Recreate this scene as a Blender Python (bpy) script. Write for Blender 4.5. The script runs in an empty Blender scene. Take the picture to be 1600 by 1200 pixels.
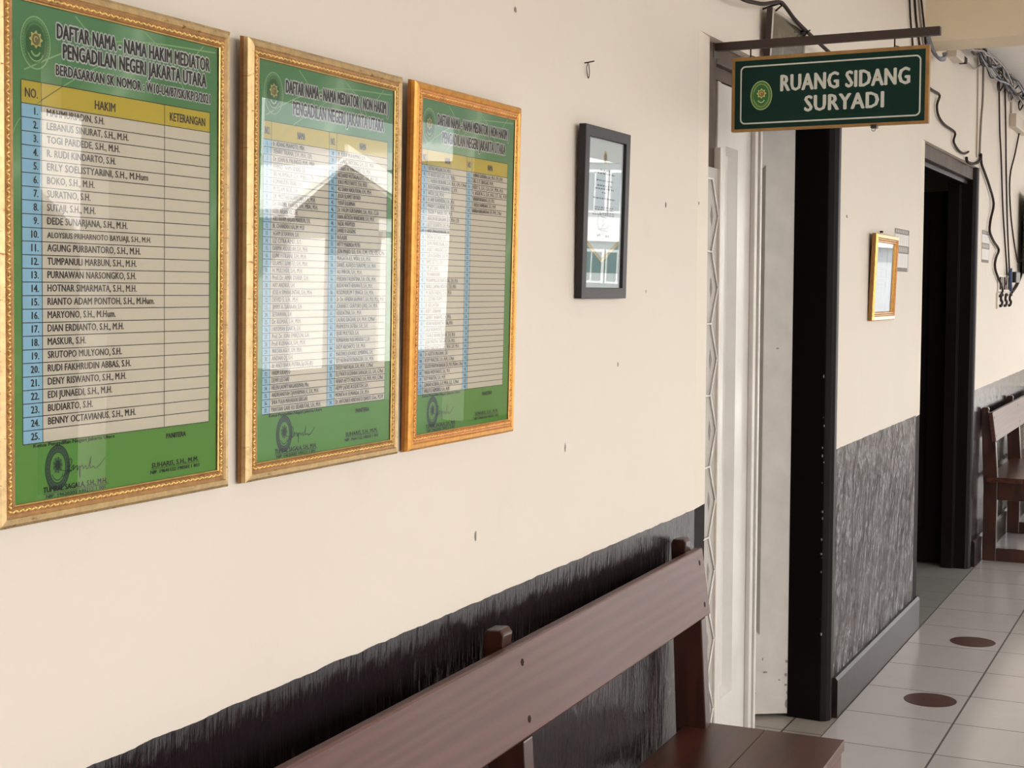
import bpy, bmesh, math, random
from mathutils import Vector, Matrix
random.seed(7)
S = bpy.context.scene
COL = S.collection
PI = math.pi
R = math.radians

# ------------------------------------------------------------------ camera
F_PX = 2272.17
YAW, PITCH, ROLL = 0.453232, 0.0630937, 0.00256174
CAM = Vector((1.26384, -5.05697, 1.58433))
cy, sy, cp, sp, cr, sr = math.cos(YAW), math.sin(YAW), math.cos(PITCH), math.sin(PITCH), math.cos(ROLL), math.sin(ROLL)
fw = Vector((-sy * cp, cy * cp, -sp))
rt = Vector((cy, sy, 0))
up = rt.cross(fw)
r2 = cr * rt + sr * up
u2 = -sr * rt + cr * up
cd = bpy.data.cameras.new('camera')
cam = bpy.data.objects.new('camera', cd)
COL.objects.link(cam)
cam.matrix_world = Matrix(((r2.x, u2.x, -fw.x, CAM.x), (r2.y, u2.y, -fw.y, CAM.y), (r2.z, u2.z, -fw.z, CAM.z), (0, 0, 0, 1)))
cd.sensor_fit = 'HORIZONTAL'
cd.sensor_width = 36.0
cd.lens = F_PX / 1600 * 36.0
cd.clip_start = 0.05
cd.clip_end = 400
S.camera = cam

# ------------------------------------------------------------------ sky, sun, exposure
w = bpy.data.worlds.new('hazy_sky')
S.world = w
w.use_nodes = True
wn, wl = w.node_tree.nodes, w.node_tree.links
bg = wn['Background']
bg.inputs['Strength'].default_value = 4.2
tc = wn.new('ShaderNodeTexCoord')
sx = wn.new('ShaderNodeSeparateXYZ')
rp = wn.new('ShaderNodeValToRGB')
rp.color_ramp.elements[0].position = 0.0
rp.color_ramp.elements[0].color = (1.0, 0.98, 0.95, 1)
rp.color_ramp.elements[1].position = 0.6
rp.color_ramp.elements[1].color = (0.88, 0.92, 1.0, 1)
wl.new(tc.outputs['Generated'], sx.inputs[0])
wl.new(sx.outputs['Z'], rp.inputs[0])
wl.new(rp.outputs[0], bg.inputs['Color'])
sd = bpy.data.lights.new('sun', 'SUN')
sd.energy = 16.0
sd.angle = R(1.5)
sd.color = (1.0, 0.95, 0.88)
sun = bpy.data.objects.new('sun', sd)
COL.objects.link(sun)
sun.rotation_euler = Vector((0.62, 0.30, -0.72)).to_track_quat('-Z', 'Y').to_euler()
sun.location = (0, 0, 20)
S.view_settings.view_transform = 'Standard'
S.view_settings.look = 'None'
S.view_settings.gamma = 1.0
S.view_settings.use_curve_mapping = False
S.view_settings.exposure = 0.58
S.cycles.max_bounces = 10
S.cycles.diffuse_bounces = 6
S.cycles.transparent_max_bounces = 12


# ------------------------------------------------------------------ materials
def mat(name):
    m = bpy.data.materials.new(name)
    m.use_nodes = True
    return m, m.node_tree.nodes, m.node_tree.links, m.node_tree.nodes['Principled BSDF']


def node(N, t, **k):
    n = N.new('ShaderNode' + t)
    for a, b in k.items():
        if a in n.inputs:
            n.inputs[a].default_value = b
        else:
            setattr(n, a, b)
    return n


def mixc(N, L, fac, a, b):
    m = N.new('ShaderNodeMix')
    m.data_type = 'RGBA'
    for i, v in ((0, fac), (6, a), (7, b)):
        if hasattr(v, 'links') or hasattr(v, 'is_linked'):
            L.new(v, m.inputs[i])
        else:
            m.inputs[i].default_value = v if i == 0 else (*v[:3], 1)
    return m.outputs[2]


def ramp(N, L, src, stops):
    r = N.new('ShaderNodeValToRGB')
    e = r.color_ramp.elements
    while len(e) < len(stops):
        e.new(0.5)
    for q, (p, c) in zip(e, stops):
        q.position = p
        q.color = (c, c, c, 1) if not isinstance(c, tuple) else (*c[:3], 1)
    L.new(src, r.inputs[0])
    return r.outputs[0]


def coords(N, L, scale=(1, 1, 1), kind='Object'):
    t = N.new('ShaderNodeTexCoord')
    m = N.new('ShaderNodeMapping')
    m.inputs['Scale'].default_value = scale
    L.new(t.outputs[kind], m.inputs[0])
    return m.outputs[0]


def noise(N, L, vec, scale, detail=3, rough=0.55):
    n = node(N, 'TexNoise')
    n.inputs['Scale'].default_value = scale
    n.inputs['Detail'].default_value = detail
    n.inputs['Roughness'].default_value = rough
    L.new(vec, n.inputs['Vector'])
    return n.outputs['Fac']


def bump(N, L, h, strength, dist, target):
    b = node(N, 'Bump')
    b.inputs['Strength'].default_value = strength
    b.inputs['Distance'].default_value = dist
    L.new(h, b.inputs['Height'])
    L.new(b.outputs[0], target.inputs['Normal'])


def plain(name, c, rough=0.5, metal=0.0, var=0.0, vs=20, bmp=0.0, bs=60, scale=(1, 1, 1), coat=0.0, spec=0.5):
    m, N, L, P = mat(name)
    P.inputs['Base Color'].default_value = (*c, 1)
    P.inputs['Roughness'].default_value = rough
    P.inputs['Metallic'].default_value = metal
    P.inputs['Coat Weight'].default_value = coat
    P.inputs['Specular IOR Level'].default_value = spec
    v = coords(N, L, scale)
    if var:
        f = noise(N, L, v, vs)
        d = tuple(max(0, x * (1 - var)) for x in c)
        e = tuple(min(1, x * (1 + var)) for x in c)
        L.new(mixc(N, L, ramp(N, L, f, [(0.3, 0.0), (0.7, 1.0)]), d, e), P.inputs['Base Color'])
    if bmp:
        bump(N, L, noise(N, L, v, bs), bmp, 0.003, P)
    return m


def m_wall(name, rough, spec, fine, coarse, k, strength, base, dist=0.010):
    m, N, L, P = mat(name)
    g = node(N, 'NewGeometry')
    s = node(N, 'SeparateXYZ')
    L.new(g.outputs['Position'], s.inputs[0])
    pos = g.outputs['Position']
    # cream upper paint
    f = ramp(N, L, noise(N, L, pos, 1.3, 4), [(0.3, 0.0), (0.7, 1.0)])
    c = mixc(N, L, f, (0.765, 0.68, 0.58), (0.795, 0.715, 0.612))
    dirt = ramp(N, L, noise(N, L, pos, 5.0, 5, 0.65), [(0.60, 0.0), (0.80, 0.16)])
    c = mixc(N, L, dirt, c, (0.52, 0.43, 0.34))
    L.new(c, P.inputs['Base Color'])
    P.inputs['Roughness'].default_value = 0.55
    P.inputs['Specular IOR Level'].default_value = 0.25
    bump(N, L, noise(N, L, pos, 9, 4), 0.25, 0.004, P)
    # glossy black dado, brushed by hand
    D = N.new('ShaderNodeBsdfPrincipled')
    D.inputs['Base Color'].default_value = (*base, 1)
    D.inputs['Roughness'].default_value = rough
    D.inputs['Specular IOR Level'].default_value = spec
    mp = node(N, 'Mapping')
    mp.inputs['Scale'].default_value = fine
    L.new(pos, mp.inputs[0])
    b1 = noise(N, L, mp.outputs[0], 1.0, 5, 0.6)
    mp2 = node(N, 'Mapping')
    mp2.inputs['Scale'].default_value = coarse
    L.new(pos, mp2.inputs[0])
    b2 = noise(N, L, mp2.outputs[0], 1.0, 4, 0.65)
    add = node(N, 'Math', operation='MULTIPLY_ADD')
    L.new(b2, add.inputs[0])
    add.inputs[1].default_value = k
    L.new(b1, add.inputs[2])
    bump(N, L, add.outputs[0], strength, dist, D)
    # wavy hand-painted edge
    e = noise(N, L, pos, 14, 3)
    ma = node(N, 'Math', operation='MULTIPLY_ADD')
    L.new(e, ma.inputs[0])
    ma.inputs[1].default_value = 0.010
    L.new(s.outputs['Z'], ma.inputs[2])
    mb = node(N, 'Math', operation='MULTIPLY_ADD')
    L.new(s.outputs['Y'], mb.inputs[0])
    mb.inputs[1].default_value = -0.0055
    L.new(ma.outputs[0], mb.inputs[2])
    gt = node(N, 'Math', operation='GREATER_THAN')
    L.new(mb.outputs[0], gt.inputs[0])
    gt.inputs[1].default_value = 1.012
    mx = N.new('ShaderNodeMixShader')
    L.new(gt.outputs[0], mx.inputs[0])
    L.new(D.outputs[0], mx.inputs[1])
    L.new(P.outputs[0], mx.inputs[2])
    L.new(mx.outputs[0], N['Material Output'].inputs[0])
    return m


def m_tiles(name, c1, c2, grout, ox, oy, size, rough=0.16):
    m, N, L, P = mat(name)
    g = node(N, 'NewGeometry')
    s = node(N, 'SeparateXYZ')
    L.new(g.outputs['Position'], s.inputs[0])
    masks = []
    cells = []
    for ax, o in (('X', ox), ('Y', oy)):
        a = node(N, 'Math', operation='SUBTRACT')
        L.new(s.outputs[ax], a.inputs[0])
        a.inputs[1].default_value = o
        d = node(N, 'Math', operation='DIVIDE')
        L.new(a.outputs[0], d.inputs[0])
        d.inputs[1].default_value = size
        fl = node(N, 'Math', operation='FLOOR')
        L.new(d.outputs[0], fl.inputs[0])
        cells.append(fl.outputs[0])
        p = node(N, 'Math', operation='PINGPONG')
        L.new(d.outputs[0], p.inputs[0])
        p.inputs[1].default_value = 0.5
        l = node(N, 'Math', operation='LESS_THAN')
        L.new(p.outputs[0], l.inputs[0])
        l.inputs[1].default_value = (0.0036 if ax == 'X' else 0.0026) / size
        masks.append(l.outputs[0])
    mx = node(N, 'Math', operation='MAXIMUM')
    L.new(masks[0], mx.inputs[0])
    L.new(masks[1], mx.inputs[1])
    cb = N.new('ShaderNodeCombineXYZ')
    L.new(cells[0], cb.inputs[0])
    L.new(cells[1], cb.inputs[1])
    wn_ = node(N, 'TexWhiteNoise')
    L.new(cb.outputs[0], wn_.inputs['Vector'])
    c = mixc(N, L, wn_.outputs['Value'], c1, c2)
    st = ramp(N, L, noise(N, L, g.outputs['Position'], 6, 5), [(0.5, 0.0), (0.85, 0.25)])
    c = mixc(N, L, st, c, tuple(x * 0.7 for x in c1))
    c = mixc(N, L, mx.outputs[0], c, grout)
    L.new(c, P.inputs['Base Color'])
    rr = mixc(N, L, mx.outputs[0], (rough, rough, rough), (0.8, 0.8, 0.8))
    L.new(rr, P.inputs['Roughness'])
    inv = node(N, 'Math', operation='SUBTRACT')
    inv.inputs[0].default_value = 1.0
    L.new(mx.outputs[0], inv.inputs[1])
    bump(N, L, inv.outputs[0], 0.3, 0.002, P)
    return m


def m_wood(name, c1, c2, rough=0.24, scale=(14, 1.2, 14), coat=0.35):
    m, N, L, P = mat(name)
    v = coords(N, L, scale)
    n1 = noise(N, L, v, 2.2, 4, 0.6)
    wv = node(N, 'TexWave')
    wv.bands_direction = 'Z'
    wv.inputs['Scale'].default_value = 0.9
    wv.inputs['Distortion'].default_value = 14.0
    wv.inputs['Detail'].default_value = 3.0
    wv.inputs['Detail Scale'].default_value = 0.6
    L.new(v, wv.inputs['Vector'])
    f = node(N, 'Math', operation='MULTIPLY_ADD')
    L.new(wv.outputs['Fac'], f.inputs[0])
    f.inputs[1].default_value = 0.45
    L.new(n1, f.inputs[2])
    c = mixc(N, L, ramp(N, L, f.outputs[0], [(0.35, 0.0), (0.95, 1.0)]), c1, c2)
    L.new(c, P.inputs['Base Color'])
    P.inputs['Roughness'].default_value = rough
    P.inputs['Coat Weight'].default_value = coat
    P.inputs['Coat Roughness'].default_value = 0.15
    bump(N, L, n1, 0.12, 0.002, P)
    return m


def m_gold(name, c, dark, crack=0.5, rough=0.35, metal=0.75):
    m, N, L, P = mat(name)
    v = coords(N, L)
    n1 = ramp(N, L, noise(N, L, v, 55, 5, 0.7), [(0.42, 0.0), (0.62, 1.0)])
    n2 = ramp(N, L, noise(N, L, coords(N, L, (1, 60, 160)), 1.0, 5, 0.7), [(0.60, 0.0), (0.68, 1.0)])
    cc = mixc(N, L, n1, c, tuple(x * 0.78 for x in c))
    mu = node(N, 'Math', operation='MULTIPLY')
    L.new(n2, mu.inputs[0])
    mu.inputs[1].default_value = crack
    cc = mixc(N, L, mu.outputs[0], cc, dark)
    L.new(cc, P.inputs['Base Color'])
    P.inputs['Metallic'].default_value = metal
    P.inputs['Roughness'].default_value = rough
    bump(N, L, n1, 0.15, 0.001, P)
    return m


def m_glass():
    m, N, L, P = mat('picture_glass')
    N.remove(P)
    t = node(N, 'BsdfTransparent')
    t.inputs['Color'].default_value = (0.965, 0.985, 0.975, 1)
    g = node(N, 'BsdfGlossy')
    g.inputs['Roughness'].default_value = 0.004
    fr = node(N, 'Fresnel')
    fr.inputs['IOR'].default_value = 1.72
    x = N.new('ShaderNodeMixShader')
    L.new(fr.outputs[0], x.inputs[0])
    L.new(t.outputs[0], x.inputs[1])
    L.new(g.outputs[0], x.inputs[2])
    L.new(x.outputs[0], N['Material Output'].inputs[0])
    return m


def m_poster():
    m, N, L, P = mat('printed_green_paper')
    t = node(N, 'TexCoord')
    s = node(N, 'SeparateXYZ')
    L.new(t.outputs['Object'], s.inputs[0])
    up_ = ramp(N, L, s.outputs['Z'], [(0.12, 0.0), (0.55, 1.0)])
    base = mixc(N, L, up_, (0.15, 0.345, 0.058), (0.115, 0.30, 0.115))
    sw = node(N, 'TexWave')
    sw.wave_type = 'RINGS'
    sw.inputs['Scale'].default_value = 1.4
    sw.inputs['Distortion'].default_value = 2.5
    sw.inputs['Detail'].default_value = 1.0
    mp = node(N, 'Mapping')
    mp.inputs['Location'].default_value = (0, 0.1, -0.7)
    L.new(t.outputs['Object'], mp.inputs[0])
    L.new(mp.outputs[0], sw.inputs['Vector'])
    k = ramp(N, L, sw.outputs['Fac'], [(0.55, 0.0), (0.97, 0.45), (1.0, 0.9)])
    mu = node(N, 'Math', operation='MULTIPLY')
    L.new(k, mu.inputs[0])
    L.new(up_, mu.inputs[1])
    c = mixc(N, L, mu.outputs[0], base, (0.38, 0.56, 0.33))
    L.new(c, P.inputs['Base Color'])
    P.inputs['Roughness'].default_value = 0.6
    return m


M = dict(
    wall=m_wall('cream_wall_with_black_dado', 0.17, 0.6, (40, 44, 6), (9, 6, 3), 2.5, 0.42, (0.015, 0.010, 0.012)),
    pier=m_wall('cream_pier_brushed_dado_painted_sheen', 0.17, 1.0, (40, 17, 7), (9, 6, 2.4), 3.2, 1.0, (0.050, 0.038, 0.038), 0.034),  # dado base lightened to stand in for daylight reflected on the pier
    cream=plain('cream_plaster', (0.80, 0.715, 0.59), 0.6, var=0.05, vs=2),
    ceiling=plain('white_ceiling', (0.88, 0.85, 0.80), 0.7, var=0.05, vs=2),
    beam=plain('cream_beam_paint', (0.82, 0.70, 0.50), 0.6, var=0.04, vs=3),
    tile=m_tiles('white_floor_tiles', (0.66, 0.625, 0.60), (0.71, 0.675, 0.65), (0.10, 0.085, 0.08), 0.02, 0.0, 0.4),
    tile_in=m_tiles('beige_floor_tiles', (0.40, 0.35, 0.30), (0.45, 0.40, 0.345), (0.09, 0.07, 0.06), -0.122, 0.045, 0.4, 0.3),
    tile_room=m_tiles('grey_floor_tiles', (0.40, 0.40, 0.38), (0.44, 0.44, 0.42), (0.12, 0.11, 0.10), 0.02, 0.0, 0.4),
    blackpaint=plain('black_gloss_paint', (0.008, 0.005, 0.005), 0.4, bmp=0.1, bs=25, spec=0.12),
    casing_front=plain('brown_black_gloss_paint', (0.035, 0.026, 0.024), 0.35, bmp=0.2, bs=25, spec=0.6, var=0.3, vs=8),
    lintel=plain('worn_brown_lintel_paint', (0.105, 0.074, 0.058), 0.55, var=0.25, vs=10, spec=0.15),
    chip=plain('bare_paint_chips', (0.45, 0.42, 0.38), 0.7),
    white=plain('white_door_enamel', (0.60, 0.565, 0.515), 0.22, var=0.06, vs=7, bmp=0.08, bs=14),
    whitegrey=plain('grey_white_door_enamel', (0.62, 0.565, 0.50), 0.3, var=0.08, vs=9, bmp=0.1, bs=14),
    stain=plain('door_scuff_grey', (0.25, 0.22, 0.2), 0.7),
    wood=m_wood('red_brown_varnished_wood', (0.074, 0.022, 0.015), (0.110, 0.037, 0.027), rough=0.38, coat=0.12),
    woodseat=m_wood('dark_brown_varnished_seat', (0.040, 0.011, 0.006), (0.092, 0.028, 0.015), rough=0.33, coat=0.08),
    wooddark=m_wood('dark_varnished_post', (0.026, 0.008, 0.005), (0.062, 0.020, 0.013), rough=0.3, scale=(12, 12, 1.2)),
    plug=plain('dark_wood_plug', (0.018, 0.008, 0.006), 0.6, spec=0.1),
    goldpale=m_gold('antique_pale_gold', (0.68, 0.48, 0.235), (0.20, 0.08, 0.02), 0.85, 0.38, 0.75),
    goldrope=m_gold('bright_gold_ornament', (0.85, 0.56, 0.20), (0.22, 0.09, 0.02), 0.3, 0.3),
    bronze=m_gold('brown_bronze_cove', (0.34, 0.165, 0.06), (0.10, 0.04, 0.01), 0.5, 0.35, 0.6),
    orange=m_gold('orange_gold_lacquer', (0.84, 0.40, 0.085), (0.55, 0.20, 0.03), 0.15, 0.30, 0.55),
    orangerope=m_gold('orange_gold_ornament', (0.92, 0.50, 0.15), (0.5, 0.2, 0.03), 0.2, 0.3, 0.6),
    orangedark=m_gold('orange_brown_cove', (0.50, 0.19, 0.045), (0.3, 0.1, 0.02), 0.3, 0.35, 0.5),
    goldsmall=m_gold('warm_polished_gold', (0.72, 0.36, 0.085), (0.4, 0.2, 0.04), 0.15, 0.22, 0.9),
    yellowgold=m_gold('yellow_gold_lacquer', (0.88, 0.46, 0.09), (0.5, 0.25, 0.04), 0.15, 0.25, 0.6),
    backing=plain('brown_backing_board', (0.16, 0.07, 0.035), 0.7),
    blackframe=plain('satin_black_frame', (0.020, 0.016, 0.018), 0.42, spec=0.35),
    glass=m_glass(),
    poster=m_poster(),
    p_cell=plain('cream_table_cells', (0.76, 0.66, 0.53), 0.6),
    p_blue=plain('light_blue_number_cells', (0.37, 0.61, 0.75), 0.6),
    p_yellow=plain('yellow_header_cells', (0.66, 0.50, 0.055), 0.6),
    p_line=plain('table_rule_ink', (0.045, 0.040, 0.035), 0.6),
    ink=plain('black_print_ink', (0.022, 0.018, 0.018), 0.6),
    inksoft=plain('faded_print_ink', (0.075, 0.055, 0.05), 0.6),
    halo=plain('white_title_outline', (0.72, 0.70, 0.66), 0.6),
    stamp=plain('grey_green_stamp_ink', (0.065, 0.12, 0.06), 0.6),
    stampdark=plain('dark_stamp_ink', (0.022, 0.05, 0.028), 0.6),
    paper=plain('white_certificate_paper', (0.66, 0.69, 0.68), 0.6),
    paper_g=plain('certificate_green_band', (0.015, 0.13, 0.07), 0.6),
    paper_y=plain('certificate_gold_line', (0.55, 0.42, 0.14), 0.6),
    paper_grey=plain('greyish_notice_paper', (0.40, 0.385, 0.375), 0.6, var=0.1, vs=15),
    notice_w=plain('notice_white_panel', (0.76, 0.72, 0.68), 0.5),
    notice_g=plain('notice_grey_band', (0.17, 0.155, 0.14), 0.6, var=0.2, vs=60),
    notice_base=plain('notice_clear_sleeve', (0.50, 0.45, 0.39), 0.4),
    sign_g=plain('dark_green_sign_face', (0.006, 0.030, 0.022), 0.5, spec=0.15),
    sign_o=plain('ochre_sign_edge', (0.34, 0.18, 0.05), 0.5, var=0.15, vs=30),
    sign_w=plain('white_sign_lettering', (0.62, 0.62, 0.56), 0.5),
    emb_d=plain('emblem_deep_green', (0.030, 0.145, 0.030), 0.5),
    emb_m=plain('emblem_olive_ring', (0.115, 0.20, 0.03), 0.5),
    emb_r=plain('emblem_pale_green_line', (0.36, 0.56, 0.25), 0.5),
    emb_y=plain('emblem_pale_yellow_star', (0.66, 0.58, 0.20), 0.5),
    emb_b=plain('emblem_brown_disc', (0.22, 0.16, 0.04), 0.5),
    steel=plain('dark_brown_steel', (0.042, 0.024, 0.019), 0.5),
    wire=plain('dark_wire', (0.028, 0.019, 0.015), 0.65, spec=0.15),
    cable=plain('black_brown_cable', (0.036, 0.024, 0.018), 0.65, spec=0.15),
    cable_g=plain('grey_cable', (0.26, 0.22, 0.19), 0.5),
    cable_c=plain('cream_cable', (0.50, 0.42, 0.34), 0.5),
    cable_b=plain('blue_grey_cable', (0.16, 0.18, 0.24), 0.5),
    bluep=plain('blue_plug_sleeve', (0.05, 0.08, 0.20), 0.4),
    plastic=plain('cream_plastic', (0.62, 0.54, 0.44), 0.4),
    white_plastic=plain('white_plastic', (0.74, 0.655, 0.565), 0.35),
    matt_black=plain('matt_black_plastic', (0.012, 0.010, 0.010), 0.7, spec=0.15),
    black_plastic=plain('black_plastic', (0.012, 0.011, 0.011), 0.3),
    plaque=plain('grey_olive_plaque_face', (0.20, 0.172, 0.13), 0.4, var=0.12, vs=14),
    plaque_t=plain('pale_plaque_lettering', (0.52, 0.47, 0.39), 0.5),
    plaque_r=plain('pale_plaque_rim', (0.52, 0.46, 0.38), 0.5),
    sticker=plain('red_brown_floor_sticker', (0.105, 0.040, 0.034), 0.35, var=0.2, vs=26),
    sticker2=plain('worn_sticker_print', (0.15, 0.07, 0.06), 0.5),
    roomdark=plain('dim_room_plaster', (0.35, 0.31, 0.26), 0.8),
    outwall=plain('white_outside_plaster', (0.80, 0.79, 0.77), 0.7),
    outgrey=plain('grey_outside_plaster', (0.40, 0.42, 0.43), 0.7),
    outdark=plain('dark_roof_sheet', (0.06, 0.06, 0.06), 0.6),
    outwin=plain('dim_window_glass', (0.16, 0.20, 0.22), 0.1),
    ground=plain('courtyard_asphalt', (0.115, 0.11, 0.105), 0.9, var=0.1, vs=1),
    gatefill=plain('grey_beige_gate_enamel', (0.40, 0.36, 0.315), 0.4, var=0.05, vs=9),
    gatewire=plain('bright_white_gate_wire', (0.80, 0.77, 0.72), 0.3),
)


# ------------------------------------------------------------------ mesh helpers
class MB:
    """collects shapes with material slots, then links them as one mesh object"""

    def __init__(s):
        s.v, s.f, s.mi, s.ms, s.sm = [], [], [], [], []

    def slot(s, m):
        if m not in s.ms:
            s.ms.append(m)
        return s.ms.index(m)

    def add(s, verts, faces, m, smooth=False):
        k = len(s.v)
        i = s.slot(m)
        s.v += [tuple(p) for p in verts]
        for f in faces:
            s.f.append(tuple(k + a for a in f))
            s.mi.append(i)
            s.sm.append(smooth)

    def box(s, a, b, m, bev=0.0):
        (x0, y0, z0), (x1, y1, z1) = a, b
        if bev <= 0:
            v = [(x, y, z) for x in (x0, x1) for y in (y0, y1) for z in (z0, z1)]
            f = [(0, 1, 3, 2), (4, 6, 7, 5), (0, 4, 5, 1), (2, 3, 7, 6), (0, 2, 6, 4), (1, 5, 7, 3)]
            s.add(v, f, m)
        else:
            bm = bmesh.new()
            bmesh.ops.create_cube(bm, size=1)
            bmesh.ops.scale(bm, vec=(x1 - x0, y1 - y0, z1 - z0), verts=bm.verts)
            bmesh.ops.translate(bm, vec=((x0 + x1) / 2, (y0 + y1) / 2, (z0 + z1) / 2), verts=bm.verts)
            bmesh.ops.bevel(bm, geom=bm.edges[:], offset=bev, segments=2, profile=0.5, affect='EDGES')
            bm.verts.index_update()
            s.add([p.co[:] for p in bm.verts], [[q.index for q in f.verts] for f in bm.faces], m)
            bm.free()

    def prism(s, poly, axis, a, b, m, bev=0.0):
        """poly in the two other axes (in xyz order), extruded along axis from a to b"""
        def P(p, t):
            q = list(p)
            q.insert(axis, t)
            return q
        n = len(poly)
        bm = bmesh.new()
        lo = [bm.verts.new(P(p, a)) for p in poly]
        hi = [bm.verts.new(P(p, b)) for p in poly]
        bm.faces.new(lo)
        bm.faces.new(hi[::-1])
        for i in range(n):
            bm.faces.new((lo[i], hi[i], hi[(i + 1) % n], lo[(i + 1) % n]))
        bmesh.ops.recalc_face_normals(bm, faces=bm.faces[:])
        if bev:
            bmesh.ops.bevel(bm, geom=bm.edges[:], offset=bev, segments=2, profile=0.5, affect='EDGES')
        bm.verts.index_update()
        s.add([p.co[:] for p in bm.verts], [[q.index for q in f.verts] for f in bm.faces], m)
        bm.free()

    def tube(s, pts, r, m, sides=7, smooth=3, closed=False):
        pts = [Vector(p) for p in pts]
        if smooth > 1 and len(pts) > 2:
            o = []
            n = len(pts)
            for i in range(n - 1):
                p0, p1, p2, p3 = pts[max(i - 1, 0)], pts[i], pts[i + 1], pts[min(i + 2, n - 1)]
                for k in range(smooth):
                    t = k / smooth
                    o.append(0.5 * ((2 * p1) + (p2 - p0) * t + (2 * p0 - 5 * p1 + 4 * p2 - p3) * t * t + (3 * p1 - p0 - 3 * p2 + p3) * t ** 3))
            o.append(pts[-1])
            pts = o
        n = len(pts)
        vs, fs = [], []
        ref = None
        for i, p in enumerate(pts):
            d = (pts[min(i + 1, n - 1)] - pts[max(i - 1, 0)]).normalized()
            if ref is None:
                ref = d.orthogonal().normalized()
            ref = (ref - d * ref.dot(d))
            ref = ref.normalized() if ref.length > 1e-6 else d.orthogonal().normalized()
            b = d.cross(ref)
            for k in range(sides):
                a = 2 * PI * k / sides
                vs.append(p + r * (math.cos(a) * ref + math.sin(a) * b))
        for i in range(n - 1):
            for k in range(sides):
                k2 = (k + 1) % sides
                fs.append((i * sides + k, i * sides + k2, (i + 1) * sides + k2, (i + 1) * sides + k))
        fs.append(tuple(range(sides))[::-1])
        fs.append(tuple((n - 1) * sides + k for k in range(sides)))
        s.add(vs, fs, m, True)

    def cyl(s, c, axis, r, h, m, n=24):
        """solid cylinder from c along axis"""
        c = Vector(c)
        a = Vector(axis).normalized()
        u = a.orthogonal().normalized()
        v = a.cross(u)
        vs = []
        for t in (0, h):
            vs += [c + a * t + r * (math.cos(2 * PI * k / n) * u + math.sin(2 * PI * k / n) * v) for k in range(n)]
        fs = [tuple(range(n))[::-1], tuple(range(n, 2 * n))]
        fs += [(k, (k + 1) % n, n + (k + 1) % n, n + k) for k in range(n)]
        s.add(vs, fs, m)

    def build(s, name, parent=None, loc=None, bevel=None):
        me = bpy.data.meshes.new(name)
        me.from_pydata(s.v, [], s.f)
        for m in s.ms:
            me.materials.append(M[m] if isinstance(m, str) else m)
        for p, i, sm in zip(me.polygons, s.mi, s.sm):
            p.material_index = i
            p.use_smooth = sm
        me.update()
        o = bpy.data.objects.new(name, me)
        COL.objects.link(o)
        if parent:
            o.parent = parent
        if loc:
            o.location = loc
        if bevel:
            b = o.modifiers.new('bevel', 'BEVEL')
            b.width = bevel
            b.segments = 2
            b.limit_method = 'ANGLE'
        return o


def tag(o, label, cat, group=None, kind=None):
    o['label'] = label
    o['category'] = cat
    if group:
        o['group'] = group
    if kind:
        o['kind'] = kind
    return o


def structure(o, label=None, cat=None):
    o['kind'] = 'structure'
    if label:
        o['label'] = label
        o['category'] = cat
    return o


def empty(name, loc=(0, 0, 0), rot=(0, 0, 0)):
    o = bpy.data.objects.new(name, None)
    o.empty_display_size = 0.1
    COL.objects.link(o)
    o.location = loc
    o.rotation_euler = rot
    return o


# ---- flat print: text, shapes, ribbons in a (u, v) plane; P maps (u, v, n) to local xyz
def wall_map(u, v, n):
    return (n, u, v)


def front_map(u, v, n):
    return (u, -n, v)


_tc = {}


def glyphs(text, bold, space=1.0):
    key = (text, bold, space)
    if key not in _tc:
        cu = bpy.data.curves.new('txt', 'FONT')
        cu.body = text
        cu.offset = bold
        cu.resolution_u = 2
        cu.fill_mode = 'FRONT'
        cu.space_character = space
        ob = bpy.data.objects.new('txt', cu)
        me = bpy.data.meshes.new_from_object(ob)
        vs = [(p.co.x, p.co.y) for p in me.vertices]
        fs = [tuple(p.vertices) for p in me.polygons]
        bpy.data.objects.remove(ob)
        bpy.data.curves.remove(cu)
        bpy.data.meshes.remove(me)
        _tc[key] = (vs, fs)
    return _tc[key]


CAPH = max(p[1] for p in glyphs('H', 0.0)[0])


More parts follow.
